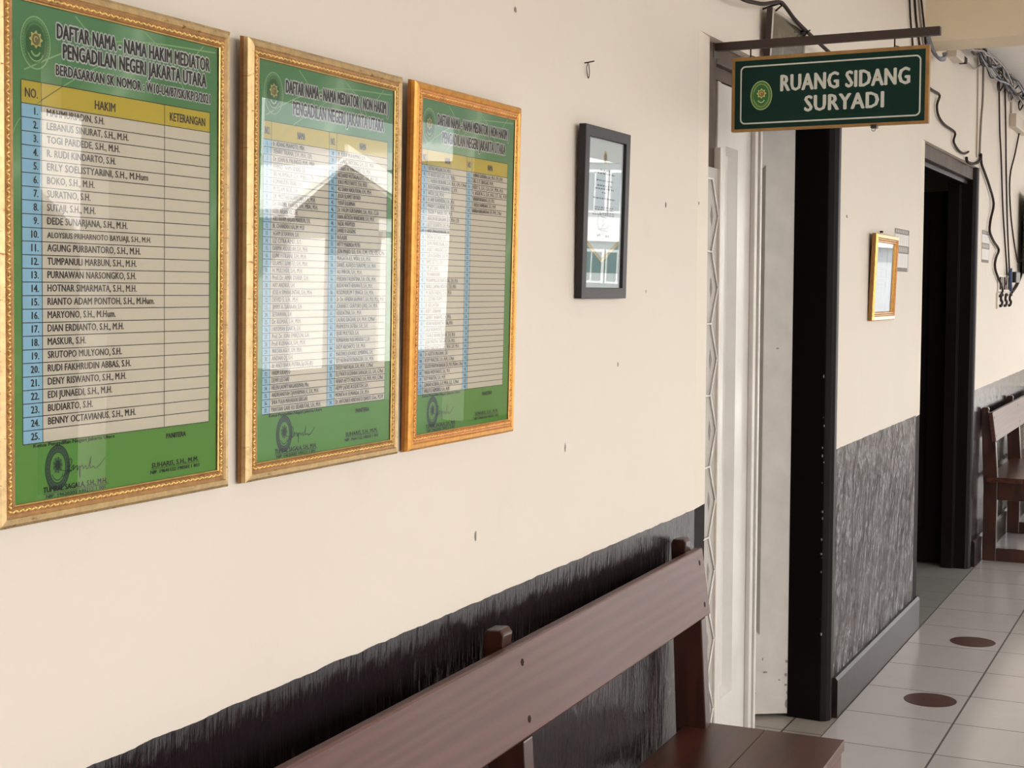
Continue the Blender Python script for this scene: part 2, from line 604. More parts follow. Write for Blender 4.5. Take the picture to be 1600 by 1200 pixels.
class Print(MB):
    def __init__(s, P=wall_map):
        super().__init__()
        s.P = P

    def rect(s, u0, v0, u1, v1, m, n=0.0):
        s.add([s.P(u0, v0, n), s.P(u1, v0, n), s.P(u1, v1, n), s.P(u0, v1, n)], [(0, 1, 2, 3)], m)

    def poly(s, pts, m, n=0.0):
        s.add([s.P(u, v, n) for u, v in pts], [tuple(range(len(pts)))], m)

    def text(s, t, u, v, h, m, n=0.0, width=None, bold=0.012, align='L', xs=0.8, space=1.0, ring=False):
        vs, fs = glyphs(t, 0.0, space)
        if not vs:
            return
        bv = vs
        x0, x1 = min(p[0] for p in bv), max(p[0] for p in bv)
        k = h / CAPH
        kx = width / (x1 - x0) if width else k * xs
        W = (x1 - x0) * kx
        o = u if align == 'L' else (u - W / 2 if align == 'C' else u - W)
        if ring:
            offs = [(bold * math.cos(2 * PI * i / 8), bold * math.sin(2 * PI * i / 8)) for i in range(8)]
        elif bold >= 0.02:
            offs = [(-bold, 0), (0, bold * 0.5), (0, -bold * 0.5), (bold, 0)]
        else:
            offs = [(-bold, 0), (bold, 0)]
        for i, (du, dv) in enumerate(offs):
            s.add([s.P(o + (p[0] - x0) * kx + du * k, v + p[1] * k + dv * k, n + i * 4e-6) for p in vs], fs, m)

    def ring(s, c, a, b, ta, tb, m, n=0.0, seg=48, a0=0.0, a1=2 * PI):
        vs, fs = [], []
        full = abs(a1 - a0 - 2 * PI) < 1e-6
        for i in range(seg + (0 if full else 1)):
            t = a0 + (a1 - a0) * i / seg
            vs.append(s.P(c[0] + a * math.cos(t), c[1] + b * math.sin(t), n))
            vs.append(s.P(c[0] + (a - ta) * math.cos(t), c[1] + (b - tb) * math.sin(t), n))
        for i in range(seg):
            j = (i + 1) % (seg if full else seg + 1)
            fs.append((2 * i, 2 * j, 2 * j + 1, 2 * i + 1))
        s.add(vs, fs, m)

    def disc(s, c, a, b, m, n=0.0, seg=48):
        s.poly([(c[0] + a * math.cos(2 * PI * i / seg), c[1] + b * math.sin(2 * PI * i / seg)) for i in range(seg)], m, n)

    def ribbon(s, pts, wd, m, n=0.0):
        pts = [Vector((*p, 0)) for p in pts]
        o = []
        N_ = len(pts)
        for i in range(N_ - 1):
            p0, p1, p2, p3 = pts[max(i - 1, 0)], pts[i], pts[i + 1], pts[min(i + 2, N_ - 1)]
            for k in range(5):
                t = k / 5
                o.append(0.5 * ((2 * p1) + (p2 - p0) * t + (2 * p0 - 5 * p1 + 4 * p2 - p3) * t * t + (3 * p1 - p0 - 3 * p2 + p3) * t ** 3))
        o.append(pts[-1])
        vs, fs = [], []
        for i, p in enumerate(o):
            d = (o[min(i + 1, len(o) - 1)] - o[max(i - 1, 0)])
            q = Vector((-d.y, d.x, 0))
            q = q.normalized() * wd / 2 if q.length > 1e-9 else Vector((0, wd / 2, 0))
            vs += [s.P(p.x + q.x, p.y + q.y, n), s.P(p.x - q.x, p.y - q.y, n)]
        for i in range(len(o) - 1):
            fs.append((2 * i, 2 * i + 1, 2 * i + 3, 2 * i + 2))
        s.add(vs, fs, m)


def emblem(P, c, a, b, n0, name, parent, olive=True):
    """oval court emblem: pale rings, pale eight-pointed star on a brown disc, open bowl below"""
    e = Print(P)
    d = 0.00012
    if olive:
        e.disc(c, a, b, 'emb_m', n0)
        e.disc(c, a * 0.70, b * 0.74, 'emb_d', n0 + d)
    else:
        e.disc(c, a * 0.62, b * 0.68, 'emb_d', n0 + d)
    e.ring(c, a, b, a * 0.07, b * 0.06, 'emb_r', n0 + 2 * d)
    e.ring(c, a * 0.74, b * 0.78, a * 0.04, b * 0.03, 'emb_m' if not olive else 'emb_r', n0 + 2 * d, a0=R(200), a1=R(520))
    # ring of small strokes standing for the lettering round the rim
    for i in range(34):
        t = R(-35) + R(250) * i / 33
        p = (c[0] + a * 0.84 * math.cos(t), c[1] + b * 0.87 * math.sin(t))
        e.rect(p[0] - a * 0.022, p[1] - b * 0.028, p[0] + a * 0.022, p[1] + b * 0.028, 'emb_r' if not olive else 'emb_d', n0 + 2.5 * d)
    sc = (c[0] + a * 0.02, c[1] + b * 0.13)
    pts = []
    for i in range(16):
        rr = 1.0 if i % 2 == 0 else 0.68
        t = PI / 2 + 2 * PI * i / 16
        pts.append((sc[0] + rr * a * 0.47 * math.cos(t), sc[1] + rr * b * 0.35 * math.sin(t)))
    # star as fan of triangles
    e.add([P(*sc, n0 + 3 * d)] + [P(*q, n0 + 3 * d) for q in pts], [(0, 1 + i, 1 + (i + 1) % 16) for i in range(16)], 'emb_y')
    e.disc(sc, a * 0.27, b * 0.22, 'emb_b', n0 + 4 * d)
    e.ring(sc, a * 0.15, b * 0.12, a * 0.05, b * 0.04, 'emb_y', n0 + 5 * d, a0=R(20), a1=R(250), seg=16)
    e.ring((c[0], c[1] - b * 0.20), a * 0.36, b * 0.32, a * 0.09, b * 0.08, 'emb_r', n0 + 3 * d, a0=R(205), a1=R(335), seg=20)
    e.ring((c[0], c[1] - b * 0.22), a * 0.56, b * 0.48, a * 0.06, b * 0.05, 'emb_m' if olive else 'emb_r', n0 + 3 * d, a0=R(205), a1=R(335), seg=20)
    return e.build(name, parent)


def moulding(W, H, prof, mats, name, parent):
    """mitred picture frame from a profile of (inset, height); mats: one material per strip"""
    b = MB()
    def loop(s_, h):
        return [(h, s_, s_), (h, W - s_, s_), (h, W - s_, H - s_), (h, s_, H - s_)]
    for i in range(len(prof) - 1):
        A, B = loop(*prof[i]), loop(*prof[i + 1])
        b.add(A + B, [(k, (k + 1) % 4, 4 + (k + 1) % 4, 4 + k) for k in range(4)], mats[i])
    return b.build(name, parent)


def rope(W, H, s_, h, r, step, m, name, parent, lean=35, long=1.5, flat=0.8):
    """little carved leaves lying round the frame"""
    b = MB()
    base = []
    for i in range(8):
        t = 2 * PI * i / 8
        base.append((math.cos(t), math.sin(t)))
    def bead(cy_, cz_, ang):
        ca, sa = math.cos(ang), math.sin(ang)
        vs = [(h + r * flat, cy_, cz_)]
        for lv, rad in ((0.55, 0.75), (-0.3, 1.0)):
            for (p, q) in base:
                y_, z_ = p * rad * r * long, q * rad * r * 0.8
                vs.append((h + r * flat * lv, cy_ + y_ * ca - z_ * sa, cz_ + y_ * sa + z_ * ca))
        fs = [(0, 1 + i, 1 + (i + 1) % 8) for i in range(8)]
        fs += [(1 + i, 9 + i, 9 + (i + 1) % 8, 1 + (i + 1) % 8) for i in range(8)]
        b.add(vs, fs, m, True)
    a0 = R(lean)
    nY = int((W - 2 * s_) / step)
    nZ = int((H - 2 * s_) / step)
    for i in range(nY + 1):
        y_ = s_ + (W - 2 * s_) * i / nY
        al = a0 if i % 2 else -a0
        bead(y_, s_, al)
        bead(y_, H - s_, al)
    for i in range(1, nZ):
        z_ = s_ + (H - 2 * s_) * i / nZ
        al = PI / 2 + (a0 if i % 2 else -a0)
        bead(s_, z_, al)
        bead(W - s_, z_, al)
    return b.build(name, parent)


# ================================================================== THE SETTING
def simple(name, boxes, m, label=None, cat=None):
    b = MB()
    for a, c in boxes:
        b.box(a, c, m)
    o = b.build(name)
    structure(o, label, cat)
    return o


D1A, D1B = -1.218, 0.28      # first doorway
D2A, D2B = 1.97, 3.62       # second doorway
TOP1, TOP2 = 2.278, 2.295
CEIL = 2.95

b = MB()
b.box((-0.16, -9, 0), (0, D1A - 0.117, CEIL), 'wall')
b.prism([(-0.16, D1A - 0.117), (0, D1A - 0.117), (-0.010, D1A), (-0.16, D1A)], 2, 0, 1.000, 'matt_black')
b.prism([(-0.16, D1A - 0.117), (0, D1A - 0.117), (-0.010, D1A), (-0.16, D1A)], 2, 1.000, TOP1, 'cream')
b.box((-0.16, D1A - 0.117, TOP1), (0, D1B, CEIL), 'wall')
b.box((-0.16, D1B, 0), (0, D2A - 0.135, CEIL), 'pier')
b.prism([(-0.16, D2A - 0.135), (0, D2A - 0.135), (-0.008, D2A), (-0.16, D2A)], 2, 0, 1.010, 'matt_black')
b.prism([(-0.16, D2A - 0.135), (0, D2A - 0.135), (-0.008, D2A), (-0.16, D2A)], 2, 1.010, TOP2, 'cream')
b.box((-0.16, D2A - 0.135, TOP2), (0, D2B, CEIL), 'wall')
b.box((-0.16, D2B, 0), (0, 13, CEIL), 'wall')
wall = b.build('wall_left')
structure(wall, 'long cream corridor wall with a glossy black dado below', 'wall')
# small nail holes and scuffs in the plaster
sc = MB()
for y, z, ry, rz in ((-1.902, 1.78, .004, .007), (-1.583, 1.804, .005, .009), (-1.718, 1.587, .003, .004), (-1.899, 1.416, .004, .006), (-2.452, 2.138, .006, .006), (0.379, 1.869, .012, .007), (-1.325, 1.823, .004, .005), (-2.62, 1.12, .004, .012), (-2.2, 1.25, .003, .01)):
    n = 10
    sc.add([(0.0006, y + ry * math.cos(2 * PI * i / n) * random.uniform(.7, 1.2), z + rz * math.sin(2 * PI * i / n) * random.uniform(.7, 1.2)) for i in range(n)], [tuple(range(n))], 'stain')
o = sc.build('scuff_marks', wall)

b = MB()
for y0, y1 in ((-9, D1A - 0.117), (D1B - 0.005, D2A - 0.06), (D2B + 0.004, 13)):
    b.prism([(0, 0), (0.02, 0), (0.02, 0.14), (0.012, 0.152), (0, 0.152)], 1, y0, y1, 'blackpaint')
structure(b.build('baseboard_left'), 'black tiled skirting along the corridor wall', 'skirting')
M['skirt'] = plain('dark_grey_gloss_skirting', (0.020, 0.013, 0.012), 0.33, bmp=0.15, bs=8, spec=0.22, var=0.3, vs=10)
bpy.data.objects['baseboard_left'].data.materials[0] = M['skirt']

b = MB()
b.box((0.02, -9, -0.12), (4.42, 13, 0), 'tile')
b.box((4.42, -9, -0.12), (5.9, 13, 0), 'ground')  # unseen outer strip, darkened to cut its glare in the picture glass
b.box((-0.16, D1A, -0.12), (0.02, D1B, 0), 'tile_in')
b.box((-4, -9, -0.12), (-0.16, 1.0, 0), 'tile_in')
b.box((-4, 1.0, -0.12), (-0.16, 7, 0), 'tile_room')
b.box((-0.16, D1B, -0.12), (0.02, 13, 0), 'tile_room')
b.box((-0.16, -9, -0.12), (0.02, D1A, 0), 'tile_in')
structure(b.build('floor'), 'glossy pale square floor tiles with dark joints', 'floor')
simple('ceiling', [((-4, -9, CEIL), (5.9, 13, CEIL + 0.15))], 'ceiling', 'pale corridor ceiling', 'ceiling')
simple('trim_1', [((0.0, 1.885, 2.74), (4.5, 2.17, CEIL))], 'beam', 'cream concrete beam crossing the corridor under the ceiling', 'beam')
# open outer side of the covered walk: broad piers carrying the roof edge
bx = []
for y0, y1 in ((-9, -8.0), (-4.2, -3.2), (0.9, 2.02), (2.66, 4.38), (7.95, 9.4), (12.7, 13)):
    bx.append(((5.60, y0, 0), (5.85, y1, CEIL)))
bx.append(((5.60, 2.20, 2.56), (5.85, 2.66, CEIL)))
simple('wall_right', bx, 'cream', 'broad cream piers along the open side of the covered walk', 'wall')
simple('wall_back', [((0.0, 13, 0), (2.0, 13.15, CEIL)), ((4.2, 13, 0), (5.85, 13.15, CEIL))], 'cream', 'unseen cream end wall with a gap shaped to brighten the pier dado', 'wall')  # unseen end wall; gap added so daylight shows in the pier dado
simple('wall_front', [((0.0, -9.15, 0), (5.85, -9, CEIL))], 'cream', 'cream wall at the near end of the corridor', 'wall')
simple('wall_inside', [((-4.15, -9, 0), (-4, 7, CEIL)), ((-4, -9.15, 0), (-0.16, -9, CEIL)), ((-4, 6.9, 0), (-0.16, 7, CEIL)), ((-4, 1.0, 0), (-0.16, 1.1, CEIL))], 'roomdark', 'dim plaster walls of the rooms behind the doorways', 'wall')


# ------------------------------------------------------------------ first doorway
d1 = structure(empty('door_1', (0, 0, 0)), 'nearer doorway with black casing and white folding door leaves', 'door')
b = MB()
# right jamb: a moulded post with its broad side facing the camera
b.prism([(-0.155, 0.215), (-0.028, 0.205), (-0.006, 0.215), (0.004, 0.232), (0.004, 0.262), (-0.003, D1B), (-0.155, D1B)], 2, 0, TOP1, 'blackpaint', 0.003)
b.build('jamb', d1)
b = MB()
b.box((-0.10, D1A + 0.002, 0), (-0.028, -1.10, TOP1), 'lintel', 0.004)
b.build('jamb', d1)
b = MB()
b.box((-0.10, -1.10, 2.226), (-0.028, 0.21, TOP1), 'lintel', 0.004)
b.box((-0.10, -1.10, 2.19), (-0.048, 0.21, 2.226), 'lintel')
b.build('lintel', d1)
# paint chips down the jamb edge
b = MB()
for i in range(16):
    z = random.choice((random.uniform(0.15, 1.2), random.uniform(0.6, 1.0), random.uniform(0.3, 1.3)))
    r_ = random.uniform(0.0015, 0.005)
    n = 7
    yy, xx = 0.2075, random.uniform(-0.034, -0.026)
    b.add([(xx + r_ * 0.7 * math.cos(2 * PI * k / n), yy - 0.0022, z + r_ * 1.3 * math.sin(2 * PI * k / n)) for k in range(n)], [tuple(range(n))], 'chip')
b.build('paint_chips', d1)


def leaf(name, origin, rotz, width, z0, z1, th, pu0, pu1, pz0, pz1, m, parent, depth=0.014):
    """panelled leaf: local x along the leaf, local y its thickness (front face at y = 0 towards -y)"""
    e = MB()
    # front with a recessed panel between pu0 and pu1
    def q(u0, v0, u1, v1, y0=0, y1=0):
        e.add([(u0, y0, v0), (u1, y1, v0), (u1, y1, v1), (u0, y0, v1)], [(0, 1, 2, 3)], m)
    e.box((0, 0, z0), (pu0, th, z1), m)
    e.box((pu1, 0, z0), (width, th, z1), m)
    e.box((pu0, 0, z0), (pu1, th, pz0), m)
    e.box((pu0, 0, pz1), (pu1, th, z1), m)
    o = e.build(name, parent, origin)
    o.rotation_euler = (0, 0, rotz)
    p = MB()
    s_ = 0.020
    A = [(pu0, 0.0, pz0), (pu1, 0.0, pz0), (pu1, 0.0, pz1), (pu0, 0.0, pz1)]
    B = [(pu0 + s_, depth, pz0 + s_), (pu1 - s_, depth, pz0 + s_), (pu1 - s_, depth, pz1 - s_), (pu0 + s_, depth, pz1 - s_)]
    p.add(A + B, [(k, (k + 1) % 4, 4 + (k + 1) % 4, 4 + k) for k in range(4)] + [(4, 5, 6, 7)], m)
    C_ = [(x, th, z) for (x, y, z) in A]
    p.add(C_, [(0, 1, 2, 3)], m)
    p.build('door_panel', o)
    return o


# closed left leaf: lies along +y, its front faces +x  (local x -> world y, local y -> world -x)
l1 = leaf('door_leaf', (-0.05, -1.045, 0), PI / 2, 0.41, 0.012, 2.186, 0.035, 0.105, 0.225, 0.37, 2.01, 'white', d1, depth=0.024)
b = MB()
b.box((0.355, -0.016, 0.012), (0.385, 0, 2.186), 'white', 0.003)
b.box((0.392, -0.022, 0.012), (0.41, 0.0, 2.186), 'white', 0.003)
b.box((0.0, -0.010, 0.012), (0.03, 0, 2.186), 'white', 0.003)
b.build('cover_strip', l1)
# right leaf, swung into the room from the right jamb
a_ = R(212)
l2 = leaf('door_leaf', (-0.152, 0.218, 0), a_, 0.42, 0.012, 2.186, -0.035, 0.112, 0.32, 0.312, 2.05, 'whitegrey', d1, depth=-0.016)
b = MB()
for u, z, ru, rz in ((0.008, .21, .006, .006), (0.01, .16, .005, .009), (0.009, .12, .006, .006), (0.035, .14, .004, .004), (0.006, .05, .006, .02), (0.10, .22, .003, .008), (0.09, .17, .010, .004), (0.06, 1.38, .006, .004), (0.004, .09, .004, .01), (0.13, .09, .006, .004)):
    n = 9
    b.add([(u + ru * math.cos(2 * PI * k / n) * random.uniform(.6, 1.2), 0.0012, z + rz * math.sin(2 * PI * k / n) * random.uniform(.6, 1.2)) for k in range(n)], [tuple(range(n))], 'stain')
b.build('scuff_marks', l2)

# stacked folding gate standing against the left jamb
g = empty('folding_gate', (-0.012, -1.21, 0.03))
tag(g, 'white folding gate with hexagon mesh stacked at the left jamb of the nearer doorway', 'gate')
b = MB()
b.box((-0.012, -0.035, 0), (-0.003, 0.094, 1.90), 'gatefill')
b.build('mesh_panel', g)
b = MB()
zs = 0.0
k = 0
while zs + 0.2 <= 1.90:
    for (a1, a2) in (((0.037, zs + 0.068), (0.092, zs + 0.168)), ((0.092, zs + 0.168), (0.037, zs + 0.268))):
        if a2[1] < 1.9:
            b.tube([(0, *a1), (0, *a2)], 0.0032, 'gatewire', 6, 1)
    b.tube([(0, -0.035, zs + 0.068), (0, 0.037, zs + 0.068)], 0.0032, 'gatewire', 6, 1)
    zs += 0.2
b.tube([(0, -0.035, 1.868), (0, 0.04, 1.868)], 0.0032, 'gatewire', 6, 1)
b.build('hexagon_wires', g)
for i in range(9):
    z = 0.168 + 0.2 * i
    b = MB()
    b.add([(-0.0022, 0.040, z - 0.03), (-0.0022, 0.054, z), (-0.0022, 0.040, z + 0.03), (-0.0022, 0.032, z)], [(0, 1, 2, 3)], 'stain')
    b.build('mesh_gap', g)
b = MB()
b.box((-0.016, 0.094, 0), (0.004, 0.112, 1.96), 'whitegrey', 0.002)
b.box((-0.024, 0.114, 0), (-0.006, 0.142, 1.96), 'white', 0.002)
b.build('end_post', g)

# ------------------------------------------------------------------ second doorway
d2 = structure(empty('door_2', (0, 0, 0)), 'farther doorway with black casing and dark interior', 'door')
b = MB()
b.prism([(-0.155, 3.52), (-0.09, 3.52), (-0.085, 3.535), (-0.02, 3.535), (-0.004, 3.55), (0.004, 3.565), (0.004, 3.6), (-0.004, D2B), (-0.155, D2B)], 2, 0, TOP2, 'blackpaint', 0.003)
b.build('jamb', d2)
b = MB()
b.box((-0.14, D2A, 0), (-0.075, D2A + 0.06, TOP2), 'blackpaint', 0.004)
b.build('jamb', d2)
b = MB()
b.box((-0.11, D2A, 2.225), (-0.022, 3.53, TOP2), 'lintel', 0.004)
b.box((-0.13, D2A, 2.20), (-0.05, 3.53, 2.226), 'blackpaint', 0.004)
b.build('lintel', d2)
l3 = leaf('door_leaf', (-0.162, 3.60, 0), R(176), 0.86, 0.012, 2.17, -0.035, 0.1, 0.76, 0.2, 2.0, 'blackpaint', d2, depth=-0.012)


# ================================================================== FRAMED LISTS
P1_NAMES = ['MAHMURIADIN, S.H.', 'LEBANUS SINURAT, S.H., M.H.', 'TOGI PARDEDE, S.H., M.H.', 'R. RUDI KINDARTO, S.H.', 'ERLY SOELISTYARINI, S.H., M.Hum', 'BOKO, S.H., M.H.', 'SURATNO, S.H.', 'SUTAJI, S.H., M.H.', 'DEDE SUNARJANA, S.H., M.H.', 'ALOYSIUS PRIHARNOTO BAYUAJI, S.H., M.H.', 'AGUNG PURBANTORO, S.H., M.H.', 'TUMPANULI MARBUN, S.H., M.H.', 'PURNAWAN NARSONGKO, S.H.', 'HOTNAR SIMARMATA, S.H., M.H.', 'RIANTO ADAM PONTOH, S.H., M.Hum.', 'MARYONO, S.H., M.Hum.', 'DIAN ERDIANTO, S.H., M.H.', 'MASKUR, S.H.', 'SRUTOPO MULYONO, S.H.', 'RUDI FAKHRUDIN ABBAS, S.H.', 'DENY RISWANTO, S.H., M.H.', 'EDI JUNAEDI, S.H., M.H.', 'BUDIARTO, S.H.', 'BENNY OCTAVIANUS, S.H., M.H.', '']
# measured widths of the longest lines on the first list
P1_WIDE = {4: 0.178, 9: 0.184, 14: 0.191}
P2_L = ['Ir. ADANG PRAWOTO, MBA.', 'YENNY TRIANA, S.H., M.H., CPL', 'Dr. JOHN N. PALINGGI, M.M., MBA', 'AHMAD FAHMI SIDDIQ, S.E.', 'SRI NURMALA, S.H., M.Kn., S.Th.', 'KOMARUDIN ISKAK, S.H.', 'M. ISLAM NUR, S.H.', 'DR. MUSTARI ALAMSYAH, S.H., M.H.', 'Dr. ANDRE WIJAYA, S.H., MBA., M.H.', 'HERI ARIANTO, S.H.', 'ABD RAHIM HASAN MARBUN, S.H.', 'IR. CHANDRA HALIM, M.SI', 'AGAM SETIAWAN, S.H.', 'LIZ CITRA A.MD., S.T.', 'DARMA ABDULLAH, S.H., M.H.', 'LUNI FITRIANI, S.H., M.H.', 'SELAMET SUWITO, S.H., M.H.', 'H. MULYADI, S.H., M.H.', 'Prof. Dr. AMIR SYARIF, S.H.', 'ARY ANDIKA, S.H.', 'JOSE A SIMANJUNTAK, S.H., M.H.', 'DEVID S, S.H., M.H.', 'JIMMY A. SIAHAAN, S.H.', 'SETIAWAN, S.H.', 'Dr. KOMAR, S.H., M.H.', 'I NYOMAN SUARTA, S.H.', 'Prof. Dr. JONI EMIRZON, S.H.', 'Prof. KUSNADI, S.H., M.H.', 'WAYAN AGUS, S.H., M.H.', 'ANDARI DJ, S.H.', 'dr. ANDI BAKRI PUTRA, Sp.OG (K)', 'HAKIM SUKAMTO', 'DEWI LESTARI', 'HELEN LAUWY NAGARISMAN, Msc.', 'ANDREANSYAH TJAWARMAN, K, S.H., M.H.', 'SHEA YULIA MAHARANI SIREGAR', 'PANTIAN GABE ULI SIDABUTAR, S.H., M.H.']
P2_R = ['M. YUSUF MUHAMMAD, S.H.', 'AGUNG TRIYONO, S.H., S.E., M.H.', 'ROBERT W HARTONO, S.E., M.H.', 'RICHARD HUTAGALUNG, S.H., M.E., PS.', 'JOKO MULYANTO, S.H., M.H.', 'ALI SHAH NASUTION, S.H., M.H.', 'JULIA SLAMET RIYADI', 'YUSUF SULAIMAN', 'Dr. HALIM SURYAMAN, S.H., M.H., C.LA', 'DIAN ARTISTA WARDANI, S.H., M.H.', 'FAIZAL WAHYUDI', 'DANIEL R GOGONG', 'SULASRI', 'HETTY MARINDA PUTRI', 'JON MAJID, S.E., S.H., C.M., CTL, CL, C.Me', 'PRAGATA A.S. WIRA, S.H., M.H.', 'DANIEL ALFREDO SURATMI, S.H., M.H.', 'ALI IMRON, S.H., M.H.', 'FERDIAN TALENTINA, S.H., CN., M.H.', 'BUDHI WATI HERAWATI, S.H., M.H.', 'ROSDINURLIM T SINAGA, S.H., M.H.', 'Dr. Drs. HENDRA RAHMAN T, S.H., M.H., M.Sc., M.H.', 'JOHANES S. GUNTORO (DRS), S.H., M.H.', 'HERDATINA, S.H., M.H.', 'LAURAS SIAGIAN, S.H., M.H., C.Med', 'PRAMUDYA SATRIA, S.H., S.H.', 'SJUKI MULYADI, S.H.', 'KURNIAWAN YUDI WIDODO T, S.H.', 'DEDY ARIYANTO, S.H., M.H.', 'MARTINUS JOHANES SEMBIRING, S.H.', 'SITI NURHAYATININGSIH, S.H., M.H.', 'DESSY NATALIA, S.H., M.H., C.Med', 'ELLYWATI SUZANNA SARAGIH, S.E., S.H., C.Med', 'HENNY HETTY MARTONO, S.H., M.M., M.H., C.Med', 'HEPPY LADIES ROSDIETOH, S.H.', 'MONITA H. ELMANDA, S.H., M.H.', 'Dr. ANTONIUS HERIYANTO DJAROT, S.Sos., M.S.M']
P3_L = ['RETNO WULAN, S.H., M.H.', 'R. AGUS SANTOSO, S.H., M.Kn.', 'S. FARIDA NURAINI, S.H., M.H., CPL, C.Med', 'BUDI DHARMA WIRAWAN, S.E., M.M.', 'WITA, S.H., M.H.', 'H. ARIF SUHENDRA, S.H., M.H.', 'MARIA S. LAURENS, S.H., M.H.', 'TIGOR P. NAULI, S.H., M.H.', 'ADELIN BR SIAGIAN, S.H., M.H., CPL', 'DEDY SUSANTO, S.H., M.H.', 'ANDI TANGGULUNGAN, S.H.', 'INDRA SETIADI, S.H.', 'DEWI PERMATASARI, S.H.', 'AGUS T. HARDONO, S.H.', 'SURYA DHARMA, S.H., M.', 'BIMO SETYO, S.H.', 'MELATI SARI', 'TRI HANDAYANI', 'MUHAMMAD IKHSAN FAISAL, S.H., M.H.', 'NURUL QAMARI HIDAYAT, S.H., M.H.', 'M. RIZKI FADHLI, S.H., M.H.', 'E. LESTARI UTAMI', 'R. ADI SATRIA', 'DODI T. GUNAWAN', 'GILBERT NAIBAHO, S.H., M.H.', 'HASAN NURDIANSYAH, S.H., M.H.', 'LAILA NURHAYATI, S.H.', 'SYAHRUL ANWAR DJAFAR, S.H., M.H.', 'LIDIA MARTHA TARIGAN, S.H., M.H.', 'RUDI HARTANTO, S.H., M.H., S.P., M.H.', 'Dr. ADITYA PRATAMA, S.H.', 'RUDY MARZUKI, S.H., M.M., C.Med', 'SULASTRI WAHYUNI BANGUN, S.H., M.H., MCIArb., C.Med', 'MARIA WIDYAWATI, S.H., M.H.', 'ROY MARTEN, S.H., M.M.', 'JUNIAR KOBAN, S.H., M.H., S.E., C.Med', 'WILLY S. ASMORO, S.H., M.M.']
P3_R = ['AHMAD ZAKARIA, S.H., M.H., CPL, M.M.', 'DRS. S. T. SIREGAR, M.M.', 'RICKY S., S.H., CLA, S.H., M.M., M.H.', 'H. AGUS N. S., S.H., M.H., S.T., S.E., M.M.', 'YANUAR NUGROHO, S.H., M.H.', 'T. RIZAL HAMDANI, S.H., M.M.', 'NANDA MARGARETHA, S.H., M.M., C.Med']


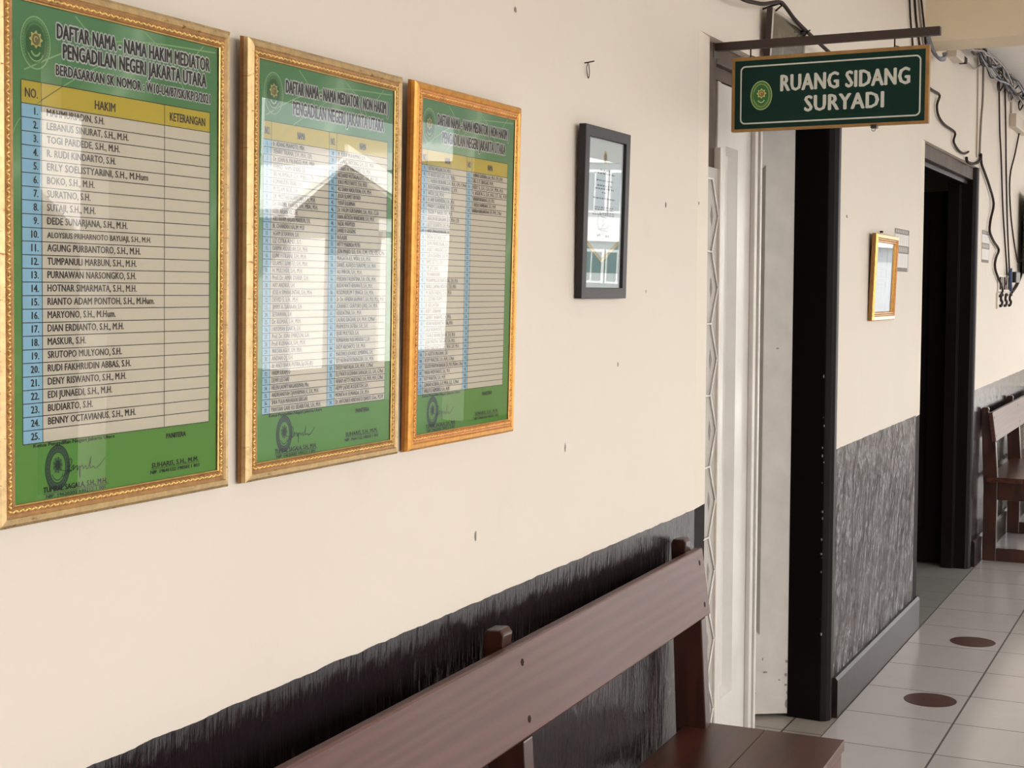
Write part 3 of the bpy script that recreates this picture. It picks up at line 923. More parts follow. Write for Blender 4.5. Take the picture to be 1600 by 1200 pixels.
def list_poster(W, y0, lean, label, frame_set, rows, two, names, shift=0.0, no0=1):
    H = 0.633
    root = empty('framed_list', (0.002, y0, 1.3095), (0, R(lean), 0))
    tag(root, label, 'framed poster', 'framed name lists on the cream wall')
    a, bb, c, d = frame_set
    prof = [(0, 0.003), (0.001, 0.009), (0.002, 0.0150), (0.006, 0.0180), (0.0125, 0.0190), (0.0145, 0.0165), (0.0170, 0.0160), (0.0245, 0.0160), (0.0265, 0.0175), (0.028, 0.0165), (0.028, 0.0120)]
    moulding(W, H, prof, [d, a, a, a, a, bb, bb, bb, c, bb], 'frame_moulding', root)
    rope(W, H, 0.0207, 0.0165, 0.0026, 0.0050, c, 'carved_ornament', root)
    b = MB()
    b.box((0.001, 0.004, 0.004), (0.005, W - 0.004, H - 0.004), 'backing')
    b.build('backing_board', root)
    m_ = 0.026
    n0 = 0.0135
    p = Print()
    p.rect(m_, m_, W - m_, H - m_, 'poster', n0)
    sheet = p.build('poster', root)
    # everything printed on the sheet
    ox = 0.028
    def U(u):
        return ox + (u + shift) * (W - 0.056) / 0.364
    def V(v):
        return 0.028 + v
    d_ = 0.0002
    # swooping light lines printed across the upper part
    sw = Print()
    for pts, wd in (([(0.02, 0.50), (0.10, 0.535), (0.20, 0.56), (0.36, 0.57)], 0.0018), ([(0.22, 0.575), (0.27, 0.545), (0.30, 0.505)], 0.0016), ([(0.30, 0.545), (0.335, 0.575)], 0.0014), ([(0.0, 0.42), (0.02, 0.45), (0.10, 0.50), (0.2, 0.55)], 0.0012), ([(0.10, 0.574), (0.13, 0.55), (0.14, 0.53)], 0.0016)):
        sw.ribbon([(U(u - shift), V(v)) for u, v in pts], wd, 'emb_r', n0 + d_)
    sw.build('printed_swirls', sheet)
    # titles
    t = Print()
    if not two:
        lines = [('DAFTAR NAMA - NAMA HAKIM MEDIATOR', 0.0705, 0.347, 0.5435, 0.0165), ('PENGADILAN NEGERI JAKARTA UTARA', 0.080, 0.340, 0.5215, 0.0165), ('BERDASARKAN SK NOMOR : W10-U4/87/SK/KP/3/2021', 0.0685, 0.3485, 0.5005, 0.0118)]
    else:
        lines = [('DAFTAR NAMA - NAMA MEDIATOR ( NON HAKIM )', 0.0667, 0.349, 0.5375, 0.0178), ('PENGADILAN NEGERI JAKARTA UTARA', 0.085, 0.3355, 0.5080, 0.0185)]
    for tx, u0, u1, v, h in lines:
        t.text(tx, U(u0), V(v), h, 'halo', n0 + d_ * 2, width=U(u1) - U(u0), bold=0.10, ring=True, space=1.06)
        t.text(tx, U(u0), V(v), h, 'ink', n0 + d_ * 3, width=U(u1) - U(u0), bold=0.035, space=1.06)
    t.build('title_lettering', sheet)
    emblem(wall_map, (U(0.037), V(0.5325)), 0.0240, 0.0305, n0 + d_ * 2, 'court_emblem', sheet, olive=False)
    # table
    top, bot = (0.4885, 0.0685) if not two else (0.492, 0.0685)
    hb = top - 0.0265
    rh = (hb - bot) / rows
    L0, L1 = (0.0150, 0.3485) if not two else (0.0140, 0.348)
    cols = [0.0457, 0.2575] if not two else [0.0323, 0.1797, 0.1997]
    tb = Print()
    tb.rect(U(L0), V(bot), U(L1), V(hb), 'p_cell', n0 + d_)
    tb.rect(U(L0), V(hb), U(L1), V(top), 'p_yellow', n0 + d_)
    tb.rect(U(L0), V(bot), U(cols[0]), V(hb), 'p_blue', n0 + d_ * 1.5)
    if two:
        tb.rect(U(cols[1]), V(bot), U(cols[2]), V(hb), 'p_blue', n0 + d_ * 1.5)
    lw = 0.0005
    for i in range(rows + 1):
        v = V(bot + rh * i)
        tb.rect(U(L0), v - lw, U(L1), v + lw, 'p_line', n0 + d_ * 2)
    tb.rect(U(L0), V(top) - lw, U(L1), V(top) + lw, 'p_line', n0 + d_ * 2)
    for u in [L0] + cols + [L1]:
        tb.rect(U(u) - lw, V(bot), U(u) + lw, V(top), 'p_line', n0 + d_ * 2)
    tb.build('name_table', sheet)
    # lettering in the table
    t = Print()
    n3 = n0 + d_ * 3
    hm = V((hb + top) / 2) - 0.005
    if not two:
        t.text('NO.', U((L0 + cols[0]) / 2), hm - 0.001, 0.0105, 'inksoft', n3, align='C', xs=0.75, bold=0.02)
        t.text('HAKIM', U(0.1495), hm - 0.002, 0.0105, 'inksoft', n3, align='C', xs=0.8, bold=0.02)
        t.text('KETERANGAN', U((cols[1] + L1) / 2), hm - 0.001, 0.0105, 'inksoft', n3, width=0.073, align='C', bold=0.02)
        for i in range(rows):
            v = V(hb - rh * (i + 1)) + rh * 0.27
            t.text('%d.' % (i + 1), U(0.040), v, 0.0082, 'ink', n3, align='R', xs=0.95, bold=0.03)
            if names[i]:
                t.text(names[i], U(0.054), v + 0.0006, 0.0082 if i != 9 else 0.0066, 'inksoft', n3, width=P1_WIDE.get(i), xs=0.87, bold=0.028, space=1.04)
    else:
        ca, cb = (cols[0] + cols[1]) / 2, (cols[2] + L1) / 2
        for s_, u in (('NO.', (L0 + cols[0]) / 2), ('NAMA', ca), ('NO.', (cols[1] + cols[2]) / 2), ('NAMA', cb)):
            t.text(s_, U(u), hm - 0.001, 0.0105, 'inksoft', n3, align='C', xs=0.45, bold=0.02)
        for side, (lst, un, ut, st, mx) in enumerate(((names[0], (L0 + cols[0]) / 2, cols[0] + 0.005, no0, cols[1] - cols[0] - 0.008), (names[1], (cols[1] + cols[2]) / 2, cols[2] + 0.004, no0 + rows, L1 - cols[2] - 0.006))):
            for i in range(rows):
                v = V(hb - rh * (i + 1)) + rh * 0.24
                t.text('%d.' % (st + i), U(un), v, 0.0058, 'ink', n3, align='C', xs=0.75, bold=0.018)
                if i < len(lst):
                    s_ = lst[i]
                    t.text(s_, U(ut), v, 0.0066, 'inksoft', n3, width=min(mx, 0.0033 * len(s_) + 0.004), bold=0.018, space=1.05)
    t.build('table_lettering', sheet)
    # signatures below
    t = Print()
    t.text('Ketua Pengadilan Negeri Jakarta Utara', U(0.031), V(0.0635), 0.0043, 'ink', n3, width=0.139, bold=0.03)
    t.text('PANITERA', U(0.2614), V(0.0530), 0.0066, 'ink', n3, width=0.0405, bold=0.03)
    t.text('TUMPAL SAGALA, S.H., M.H.', U(0.046), V(0.0080), 0.0066, 'ink', n3, width=0.109, bold=0.03)
    t.rect(U(0.046), V(0.0062), U(0.155), V(0.0068), 'ink', n3)
    t.text('NIP. 19620302 199212 1 001', U(0.0503), V(0.0010), 0.0042, 'ink', n3, width=0.1015, bold=0.03)
    t.text('SUHARIS, S.H., M.M.', U(0.2335), V(0.0170), 0.0062, 'ink', n3, width=0.096, bold=0.03)
    t.rect(U(0.2335), V(0.0153), U(0.3293), V(0.0158), 'ink', n3)
    t.text('NIP. 19641122 198503 1 003', U(0.231), V(0.0090), 0.0044, 'ink', n3, width=0.101, bold=0.03)
    t.build('footer_lettering', sheet)
    s2 = Print()
    c_ = (U(0.069), V(0.036))
    s2.disc(c_, 0.0200, 0.0268, 'stamp', n0 + d_)
    s2.disc(c_, 0.0130, 0.0185, 'poster', n0 + d_ * 1.3)
    s2.ring(c_, 0.0205, 0.0275, 0.0012, 0.0014, 'stampdark', n0 + d_ * 2)
    s2.ring(c_, 0.0135, 0.0190, 0.0009, 0.001, 'stampdark', n0 + d_ * 2)
    for i in range(30):
        tt = 2 * PI * i / 30
        s2.rect(c_[0] + 0.0168 * math.cos(tt) - 0.0007, c_[1] + 0.0232 * math.sin(tt) - 0.0011, c_[0] + 0.0168 * math.cos(tt) + 0.0007, c_[1] + 0.0232 * math.sin(tt) + 0.0011, 'stampdark', n0 + d_ * 2)
    for i in range(9):
        tt = 2 * PI * i / 9
        q = (c_[0] + 0.0062 * math.cos(tt), c_[1] + 0.003 + 0.0075 * math.sin(tt))
        s2.rect(q[0] - 0.0018, q[1] - 0.0022, q[0] + 0.0018, q[1] + 0.0022, 'stamp', n0 + d_ * 2)
    s2.disc((c_[0], c_[1] + 0.003), 0.0045, 0.006, 'stampdark', n0 + d_ * 2.4, 20)
    s2.ring((c_[0], c_[1] - 0.004), 0.010, 0.012, 0.0015, 0.0018, 'stamp', n0 + d_ * 2, a0=R(200), a1=R(340), seg=16)
    s2.build('ink_stamp', sheet)
    s3 = Print()
    q = [(0.080, 0.025), (0.087, 0.033), (0.092, 0.041), (0.089, 0.045), (0.086, 0.038), (0.087, 0.028), (0.091, 0.033), (0.095, 0.0365), (0.0935, 0.030), (0.097, 0.0335), (0.101, 0.035), (0.101, 0.029), (0.105, 0.034), (0.105, 0.019), (0.1045, 0.030), (0.109, 0.0345), (0.111, 0.030), (0.115, 0.0335), (0.117, 0.029), (0.121, 0.034), (0.124, 0.044), (0.1225, 0.030), (0.128, 0.0315), (0.131, 0.0285), (0.139, 0.032), (0.148, 0.040)]
    s3.ribbon([(U(u), V(v)) for u, v in q], 0.0009, 'stampdark', n0 + d_ * 3.5)
    s3.ribbon([(U(u), V(v)) for u, v in ((0.072, 0.033), (0.080, 0.031), (0.092, 0.030), (0.083, 0.028), (0.076, 0.024))], 0.0008, 'stampdark', n0 + d_ * 3.5)
    s3.build('signature', sheet)
    gl = Print()
    gl.rect(m_, m_, W - m_, H - m_, 'glass', 0.0152)
    gl.build('glass_pane', root)
    return root


AG = ('goldpale', 'bronze', 'goldrope', 'bronze')
OG = ('orange', 'orangedark', 'orangerope', 'orangedark')
list_poster(0.433, -3.838, 1.0, 'large antique gold frame holding a twenty-five row list, leftmost on the cream wall', AG, 25, False, P1_NAMES)
list_poster(0.431, -3.369, 1.03, 'antique gold frame with a two-column list, between the large list and the orange frame', AG, 37, True, (P2_L, P2_R))
list_poster(0.417, -2.907, 1.4, 'orange gold frame with a half empty right column, next to the small black frame', OG, 37, True, (P3_L, P3_R), shift=-0.008, no0=75)


# ------------------------------------------------------------------ black certificate frame
def cert_frame(W, H, m_, loc, lean, label, prof, mats, cat='framed certificate'):
    root = empty('framed_certificate', loc, (0, R(lean), 0))
    tag(root, label, cat)
    moulding(W, H, prof, mats, 'frame_moulding', root)
    b = MB()
    b.box((0.001, 0.004, 0.004), (0.004, W - 0.004, H - 0.004), 'backing')
    b.build('backing_board', root)
    return root


W, H, m_ = 0.262, 0.376, 0.024
r_ = cert_frame(W, H, m_, (0.002, -2.158, 1.571), 1.45, 'slim black frame with a green-cornered certificate, right of the orange frame', [(0, 0), (0, 0.0155), (0.001, 0.0165), (0.023, 0.0165), (0.024, 0.0155), (0.024, 0.008)], ['blackframe'] * 5)
p = Print()
p.rect(m_ - 0.002, m_ - 0.002, W - m_ + 0.002, H - m_ + 0.002, 'paper', 0.0085)
sheet = p.build('certificate', r_)
n1 = 0.0088
p = Print()
iw, ih = W - 2 * m_, H - 2 * m_
def Q(u, v):
    return (m_ + u * iw, m_ + v * ih)
p.poly([Q(0.0, 0.10), Q(0.94, 0.10), Q(0.94, 0.31), Q(0.47, 0.175), Q(0.0, 0.31)], 'paper_g', n1)
for s_ in (0, 1):
    a, c = (Q(0.0, 0.335), Q(0.47, 0.20)) if s_ == 0 else (Q(0.47, 0.20), Q(0.94, 0.335))
    p.add([(n1 + .0002, a[0], a[1]), (n1 + .0002, c[0], c[1]), (n1 + .0002, c[0], c[1] - 0.010), (n1 + .0002, a[0], a[1] - 0.010)], [(0, 1, 2, 3)], 'paper_y')
p.build('green_corner_band', sheet)
p = Print()
p.disc(Q(0.5, 0.885), 0.011, 0.014, 'paper_y', n1, 24)
p.disc(Q(0.5, 0.885), 0.007, 0.009, 'inksoft', n1 + .0002, 16)
p.build('crest', sheet)
p = Print()
for v, w_, h_ in ((0.79, 0.25, .0034), (0.768, 0.55, .003), (0.72, 0.45, .003), (0.685, 0.40, .0036), (0.665, 0.5, .003), (0.64, 0.14, .003), (0.60, 0.60, .003), (0.54, 0.5, .0026), (0.525, 0.5, .0026), (0.505, 0.56, .0024), (0.49, 0.60, .0024)):
    # rows of tiny illegible print
    u = 0.5 - w_ / 2
    while u < 0.5 + w_ / 2:
        ww = random.uniform(0.03, 0.07)
        q0, q1 = Q(u, v), Q(min(u + ww, 0.5 + w_ / 2), v)
        p.rect(q0[0], q0[1], q1[0], q1[1] + h_, 'inksoft', n1)
        u += ww + 0.018
for u, v in ((0.33, 0.345), (0.38, 0.35), (0.56, 0.345), (0.62, 0.345)):
    q0 = Q(u, v)
    p.rect(q0[0], q0[1], q0[0] + 0.009, q0[1] + 0.005, 'inksoft', n1)
p.build('print_lines', sheet)
p = Print()
for pts in ([(0.34, 0.45), (0.36, 0.49), (0.45, 0.505), (0.62, 0.50)], [(0.42, 0.485), (0.46, 0.48), (0.56, 0.475)], [(0.48, 0.47), (0.50, 0.43), (0.47, 0.42), (0.53, 0.44)], [(0.35, 0.47), (0.33, 0.43), (0.37, 0.40), (0.37, 0.43)], [(0.64, 0.43), (0.58, 0.405), (0.36, 0.395), (0.63, 0.385)], [(0.47, 0.42), (0.43, 0.39), (0.50, 0.355)]):
    p.ribbon([Q(*q) for q in pts], 0.0013, 'inksoft', n1)
p.build('signature', sheet)
p = Print()
p.rect(m_ - 0.001, m_ - 0.001, W - m_ + 0.001, H - m_ + 0.001, 'glass', 0.0105)
p.build('glass_pane', r_)

# ------------------------------------------------------------------ small gold frame beyond the doorway
W, H, m_ = 0.43, 0.348, 0.036
r_ = cert_frame(W, H, m_, (0.002, 0.76, 1.474), 2.0, 'small yellow gold frame hanging between the two doorways', [(0, 0), (0, 0.016), (0.003, 0.020), (0.016, 0.022), (0.020, 0.018), (0.030, 0.017), (0.034, 0.014), (0.036, 0.008)], ['bronze', 'goldsmall', 'goldsmall', 'orangedark', 'goldsmall', 'goldsmall', 'yellowgold'])
rope(W, H, 0.025, 0.0175, 0.0035, 0.012, 'bronze', 'carved_ornament', r_, lean=0, long=1.0)
p = Print()
p.rect(m_ - 0.002, m_ - 0.002, W - m_ + 0.002, H - m_ + 0.002, 'paper_grey', 0.0085)
sheet = p.build('document', r_)
p = Print()
for u, v0, v1 in ((0.20, 0.86, 0.98), (0.62, 0.68, 0.93), (0.60, 0.50, 0.62), (0.60, 0.36, 0.44)):
    q0 = (m_ + u * (W - 2 * m_), m_ + v0 * (H - 2 * m_))
    p.rect(q0[0], q0[1], q0[0] + 0.022, m_ + v1 * (H - 2 * m_), 'plaque', 0.0088)
for k in range(9):
    v = m_ + (0.30 + 0.06 * k) * (H - 2 * m_)
    p.rect(m_ + 0.03, v, m_ + 0.03 + random.uniform(.12, .19), v + 0.0022, 'plaque_t', 0.0087)
p.build('print_lines', sheet)
p = Print()
p.rect(m_ - 0.001, m_ - 0.001, W - m_ + 0.001, H - m_ + 0.001, 'glass', 0.0105)
p.build('glass_pane', r_)
b = MB()
b.cyl((0, 0.97, 1.834), (1, 0, 0), 0.004, 0.012, 'wire', 8)
tag(b.build('nail'), 'small dark nail head just above the small yellow gold frame', 'nail')


# ------------------------------------------------------------------ notices stuck on the wall
def notice(y0, y1, z0, z1, label):
    root = empty('wall_notice', (0.0, y0, z0))
    tag(root, label, 'notice')
    w_, h_ = y1 - y0, z1 - z0
    b = MB()
    b.box((0.0002, 0, 0), (0.0015, w_, h_), 'notice_base')
    b.build('sheet', root)
    p = Print()
    n_ = 0.0019
    p.rect(0.0, h_ * 0.88, w_, h_, 'notice_g', n_)
    p.rect(0.0, h_ * 0.43, w_, h_ * 0.61, 'notice_g', n_)
    p.rect(0.0, 0.0, w_ * 0.9, h_ * 0.09, 'notice_g', n_)
    p.rect(0.01, h_ * 0.62, w_ * 0.92, h_ * 0.87, 'notice_w', n_)
    p.rect(0.01, h_ * 0.10, w_ * 0.90, h_ * 0.42, 'notice_w', n_)
    p.build('printed_bands', root)
    p = Print()
    for k in range(7):
        u = w_ * (0.08 + 0.12 * k)
        p.rect(u, h_ * 0.46, u + w_ * 0.07, h_ * 0.58, 'plaque_t', n_ + 0.0003)
        p.rect(u, h_ * 0.905, u + w_ * 0.06, h_ * 0.975, 'plaque_t', n_ + 0.0003)
    for u in (0.2, 0.36, 0.5, 0.63, 0.8):
        p.rect(w_ * u, h_ * 0.64, w_ * (u + 0.025), h_ * 0.85, 'notice_base', n_ + 0.0003)
        p.rect(w_ * (u - 0.08), h_ * 0.12, w_ * (u - 0.06), h_ * 0.40, 'notice_base', n_ + 0.0003)
    p.build('print_marks', root)
    return root


notice(1.262, 1.578, 1.678, 1.862, 'grey and white banded notice beside the small yellow gold frame')
notice(3.765, 4.07, 1.765, 1.952, 'grey and white banded notice on the wall past the farther doorway')

# ------------------------------------------------------------------ nail with a twist of string
t = empty('bent_nail', (0, -2.105, 2.083))
t.scale = (0.7, 0.62, 0.62)
tag(t, 'bent nail with a loop of string on bare wall above the black frame', 'nail')
b = MB()
b.tube([(-0.005, 0, 0), (0.012, 0.003, 0.002), (0.03, 0.008, 0.006)], 0.0022, 'wire', 6, 2)
b.build('nail_shaft', t)
b = MB()
b.tube([(0.016, 0.002, 0.004), (0.014, -0.010, -0.006), (0.010, -0.006, -0.018), (0.008, 0.004, -0.040), (0.010, 0.010, -0.052), (0.012, 0.012, -0.030), (0.014, 0.0, -0.004)], 0.0014, 'wire', 5, 4)
b.build('string_loop', t)

# ------------------------------------------------------------------ plaque above the doorway
W, H = 0.39, 0.150
r_ = empty('framed_plaque', (0.014, -0.782, 2.282), (0, R(3.0), 0))
tag(r_, 'grey glazed plaque leaning forward above the nearer doorway behind the rod', 'plaque')
moulding(W, H, [(0, 0), (0, 0.018), (0.002, 0.020), (0.010, 0.020), (0.012, 0.013)], ['steel', 'plaque_r', 'plaque_r', 'plaque_r'], 'frame_moulding', r_)
p = Print()
p.rect(0.011, 0.011, W - 0.011, H - 0.011, 'plaque', 0.0135)
b_ = p.build('plaque_face', r_)
p = Print()
for (u0, u1, v, h_) in ((0.09, 0.30, 0.074, 0.032), (0.12, 0.34, 0.022, 0.036)):
    u = u0
    while u < u1:
        ww = random.uniform(0.008, 0.018)
        p.rect(u, v, u + ww * 0.35, v + h_, 'plaque_t', 0.0140)
        if random.random() < 0.6:
            p.rect(u, v + h_ * random.choice((0.0, 0.45, 0.85)), u + ww, v + h_ * 0.15 + h_ * random.choice((0.0, 0.45, 0.85)) * 0, 'plaque_t', 0.0140)
        u += ww + 0.006
p.build('faded_lettering', b_)
p = Print()
p.rect(0.011, 0.011, W - 0.011, H - 0.011, 'glass', 0.0160)
p.build('glass_pane', r_)


# ================================================================== HANGING SIGN
SY = -1.11
t = empty('sign_bracket', (-0.03, SY, 2.268))
tag(t, 'dark brown steel bar sticking out from the door casing above the green sign', 'bracket')
b = MB()
b.box((0.0, -0.011, -0.011), (0.612, 0.011, 0.011), 'steel', 0.0015)
b.build('bar', t)
b = MB()
b.box((-0.0005, -0.022, -0.03), (0.004, 0.022, 0.03), 'steel', 0.001)
b.build('wall_plate', t)
b = MB()
b.box((0.612, -0.0105, -0.0105), (0.6135, 0.0105, 0.0105), 'lintel')
b.build('end_cap', t)

sg = empty('hanging_sign', (0.022, SY, 2.030))
tag(sg, 'dark green courtroom sign with white lettering hanging from the steel bar', 'sign')
SW, SH = 0.536, 0.2035
b = MB()
b.box((0, -0.009, 0), (SW, 0.009, SH), 'sign_o', 0.0015)
b.build('board', sg)
p = Print(front_map)
n_ = 0.0094
p.rect(0.010, 0.007, SW - 0.010, SH - 0.010, 'sign_g', n_)
face = p.build('green_face', sg)
# rounded white border line
p = Print(front_map)
def rr(u0, v0, u1, v1, r_):
    o = []
    for cx, cz, a0 in ((u1 - r_, v1 - r_, 0), (u0 + r_, v1 - r_, 90), (u0 + r_, v0 + r_, 180), (u1 - r_, v0 + r_, 270)):
        for k in range(7):
            a = R(a0 + 90 * k / 6)
            o.append((cx + r_ * math.cos(a), cz + r_ * math.sin(a)))
    return o
A = rr(0.0255, 0.0195, SW - 0.0205, SH - 0.0245, 0.014)
B = rr(0.0295, 0.0235, SW - 0.0245, SH - 0.0285, 0.0105)
k = len(A)
p.add([front_map(*q, n_ + .0005) for q in A] + [front_map(*q, n_ + .0005) for q in B], [(i, (i + 1) % k, k + (i + 1) % k, k + i) for i in range(k)], 'sign_w')
p.build('border_line', face)
p = Print(front_map)
p.text('RUANG SIDANG', 0.1405, 0.1055, 0.0425, 'sign_w', n_ + .0006, width=0.345, bold=0.036, space=1.08)
p.text('SURYADI', 0.2075, 0.0475, 0.0408, 'sign_w', n_ + .0006, width=0.211, bold=0.036, space=1.08)
p.build('sign_lettering', face)
emblem(front_map, (0.0853, 0.0965), 0.0305, 0.0400, n_ + .0003, 'court_emblem', face)
for hx in (0.050, 0.4425):
    b = MB()
    b.tube([(hx, 0, SH - 0.004), (hx + 0.001, 0, SH + 0.004), (hx + 0.001, 0.0, 0.2262)], 0.0022, 'wire', 6, 3)
    b.tube([(hx, 0.010, SH + 0.006), (hx + 0.008, 0.006, SH + 0.003), (hx + 0.012, 0, SH + 0.001), (hx + 0.006, 0, SH - 0.002)], 0.0014, 'wire', 5, 3)
    b.build('hanging_hook', sg)
b = MB()
b.box((0.386, -0.012, -0.007), (0.402, 0.012, 0.003), 'black_plastic', 0.001)
b.tube([(0.394 + 0.005 * math.cos(2 * PI * i / 10), -0.010, -0.010 + 0.005 * math.sin(2 * PI * i / 10)) for i in range(11)], 0.0008, 'wire', 5, 1)
b.build('binder_clip', sg)


# ================================================================== BENCHES
def bench(y_end, direction, L, seat_z, top_z, label, turn=0.0, name='wooden_bench'):
    """local y runs along the bench from its visible end (0) to L; x = depth from the wall"""
    root = empty(name, (0, y_end, 0), (0, 0, R(turn)))
    tag(root, label, 'bench')
    D = direction
    def Y(a, b_):
        return (min(D * a, D * b_), max(D * a, D * b_))
    # seat planks
    b = MB()
    y0, y1 = Y(0, L)
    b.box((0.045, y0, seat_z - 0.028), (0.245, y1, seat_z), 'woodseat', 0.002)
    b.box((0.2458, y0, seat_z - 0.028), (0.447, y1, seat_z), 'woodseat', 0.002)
    b.build('seat', root)
    # leaning back board
    th = 0.026
    tx, bx_ = 0.072, 0.096
    bz = top_z - 0.172
    b = MB()
    b.prism([(tx, top_z), (bx_, bz), (bx_ - th, bz - 0.004), (tx - th, top_z - 0.004)], 1, *Y(0, L), 'wood', 0.004)
    br = b.build('backrest', root)
    posts = [0.02 + 0.02, 1.13 + 0.02, 2.24 + 0.02]
    for q in posts:
        # screw plugs
        for tt in (0.20, 0.82):
            b = MB()
            x_ = tx + (bx_ - tx) * tt
            z_ = top_z + (bz - top_z) * tt
            b.cyl((x_ - 0.002, D * q, z_), (0.99, 0, 0.14), 0.0070, 0.0024, 'plug', 10)
            b.build('wood_plug', br)
    for q in posts:
        y0, y1 = Y(q - 0.021, q + 0.021)
        b = MB()
        zt = top_z + 0.028
        xo = tx - th - 0.0005
        def bx_at(z):
            return tx - th - 0.0006 + (bx_ - tx) * (top_z - z) / 0.172
        prof = [(0.028, 0), (0.105, 0), (0.105, seat_z), (bx_at(bz) - 0.0 if False else 0.090, bz - 0.006), (bx_at(bz), bz), (bx_at(top_z), top_z), (bx_at(top_z) + 0.002, zt - 0.010), (bx_at(top_z) - 0.006, zt), (bx_at(top_z) - 0.034, zt - 0.002), (bx_at(top_z) - 0.040, zt - 0.014), (0.012, bz), (0.026, seat_z - 0.06)]
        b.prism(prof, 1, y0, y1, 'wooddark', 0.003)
        b.build('post', root)
        b = MB()
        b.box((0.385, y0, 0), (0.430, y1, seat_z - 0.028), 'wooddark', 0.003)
        b.build('leg', root)
        b = MB()
        b.box((0.105, y0 + 0.004, seat_z - 0.135), (0.385, y1 - 0.004, seat_z - 0.028), 'wooddark', 0.003)
        b.build('seat_rail', root)
        b = MB()
        b.box((0.105, y0 + 0.004, 0.0), (0.385, y1 - 0.004, 0.075), 'wooddark', 0.003)
        b.build('floor_rail', root)
    b = MB()
    y0, y1 = Y(0.02, L - 0.02)
    b.box((0.4305, y0, seat_z - 0.10), (0.444, y1, seat_z - 0.0285), 'wood', 0.002)
    b.build('apron', root)
    return root


bench(-1.48, -1, 2.34, 0.466, 0.925, 'red-brown wooden bench with a leaning back board in the foreground', turn=1.35)
bench(3.853, 1, 2.34, 0.50, 0.885, 'dark red-brown wooden bench past the farther doorway')

# ================================================================== FLOOR STICKERS
for (x, y), lab in (((0.288, 0.68), 'round red-brown floor sticker nearer the white folding door'), ((0.291, 1.738), 'round red-brown floor sticker level with the corner of the black dado pier')):
    b = MB()
    b.cyl((0, 0, 0.0002), (0, 0, 1), 0.100, 0.0008, 'sticker', 48)
    o = b.build('floor_sticker', None, (x, y, 0))
    tag(o, lab, 'floor sticker')
    b = MB()
    for (u, v, w_) in ((-0.045, 0.012, 0.05), (0.012, 0.010, 0.035), (-0.03, -0.012, 0.045), (0.03, -0.016, 0.02), (-0.01, 0.034, 0.03)):
        b.add([(u, v, 0.0013), (u + w_, v + 0.003, 0.0013), (u + w_, v + 0.011, 0.0013), (u, v + 0.009, 0.0013)], [(0, 1, 2, 3)], 'sticker2')
    b.build('worn_print', o)

# ================================================================== CABLES AND DEVICES
def cable(name, pts, r, m, label, group=None, sm=4):
    b = MB()
    b.tube(pts, r, m, 7, sm)
    return tag(b.build(name), label, 'cable', group)


def onwall(yz, x):
    return [(x, y, z) for y, z in yz]


CABLE_A = [(-1.235, 2.393), (-1.101, 2.394), (-0.997, 2.405), (-0.908, 2.417), (-0.754, 2.45), (-0.69, 2.45), (-0.586, 2.431), (-0.471, 2.419), (-0.334, 2.408), (-0.224, 2.4), (-0.118, 2.393), (0.048, 2.386)]
b = MB()
c = tag(empty('wall_cable', (0, 0, 0)), 'thick dark cable sagging over the plaque and behind the green sign', 'cable')
b.tube([(0.05, y, z) for y, z in CABLE_A] + onwall([(0.571, 2.426), (1.172, 2.482), (1.744, 2.531), (2.02, 2.537), (2.21, 2.536), (2.146, 2.483), (2.186, 2.439), (2.351, 2.413), (2.676, 2.405), (2.643, 2.356), (2.808, 2.325), (2.996, 2.325), (3.124, 2.346)], 0.012), 0.0060, 'cable', 8, 4)
# keep the plaque clear: the run is held off the wall on its hooks
b.build('cable_run', c)
b = MB()
for y, z in ((-0.75, 2.434), (-0.44, 2.405)):
    b.tube([(0.0, y, z), (0.05, y, z + 0.012), (0.058, y - 0.004, z + 0.004)], 0.003, 'wire', 6, 2)
    b.tube([(0.046, y - 0.02, z - 0.012), (0.05, y + 0.05, z + 0.02)], 0.0028, 'wire', 6, 1)
b.build('wall_hook', c)
cable('wall_cable', onwall([(3.063, 2.31), (3.11, 2.29), (3.334, 2.298), (3.518, 2.327), (3.585, 2.365)], 0.012), 0.008, 'cable', 'short dark cable loop at the top corner of the farther doorway')
cable('wall_cable', onwall([(3.56, 2.373), (3.593, 2.319), (3.723, 2.278), (3.912, 2.217), (4.115, 2.123), (3.998, 2.015), (3.982, 1.95), (4.152, 1.899), (4.384, 1.855), (4.279, 1.805), (4.231, 1.757), (4.295, 1.711), (4.507, 1.646), (4.604, 1.598), (4.45, 1.566)], 0.014), 0.0075, 'cable', 'wavy black cable running down to the wall sockets past the farther doorway')
cable('wall_cable', onwall([(3.423, 2.912), (3.447, 2.753), (3.461, 2.507), (3.462, 2.344)], 0.006), 0.0045, 'cable_c', 'straight cream cable dropping to the farther doorway, left of a wavy one')
cable('wall_cable', onwall([(3.638, 2.929), (3.648, 2.707), (3.598, 2.557), (3.574, 2.393), (3.608, 2.334)], 0.006), 0.0055, 'cable_g', 'slightly wavy grey cable dropping to the corner of the farther doorway')
cable('wall_cable', onwall([(4.236, 2.94), (4.329, 2.595), (4.412, 2.447), (4.559, 2.112), (4.724, 1.864), (4.812, 1.722), (4.77, 1.64)], 0.010), 0.0052, 'cable', 'dark cable dropping from the ceiling bundle to the blue plug')
cable('wall_cable', onwall([(4.498, 2.94), (4.603, 2.623), (4.663, 2.376), (4.787, 2.03), (4.933, 1.745), (4.891, 1.70)], 0.010), 0.0052, 'cable', 'dark cable dropping from the ceiling bundle to the black adapter')
cable('wall_cable', onwall([(4.793, 2.934), (4.84, 2.851), (4.861, 2.745)], 0.008), 0.007, 'cable_c', 'short cream cable from ceiling bundle to the cream junction box')
cable('wall_cable', onwall([(5.317, 2.695), (5.083, 2.504), (4.857, 2.333), (4.928, 2.119), (5.125, 1.938), (5.355, 1.795)], 0.010), 0.0052, 'cable', 'slack dark cable from the junction box to the television')
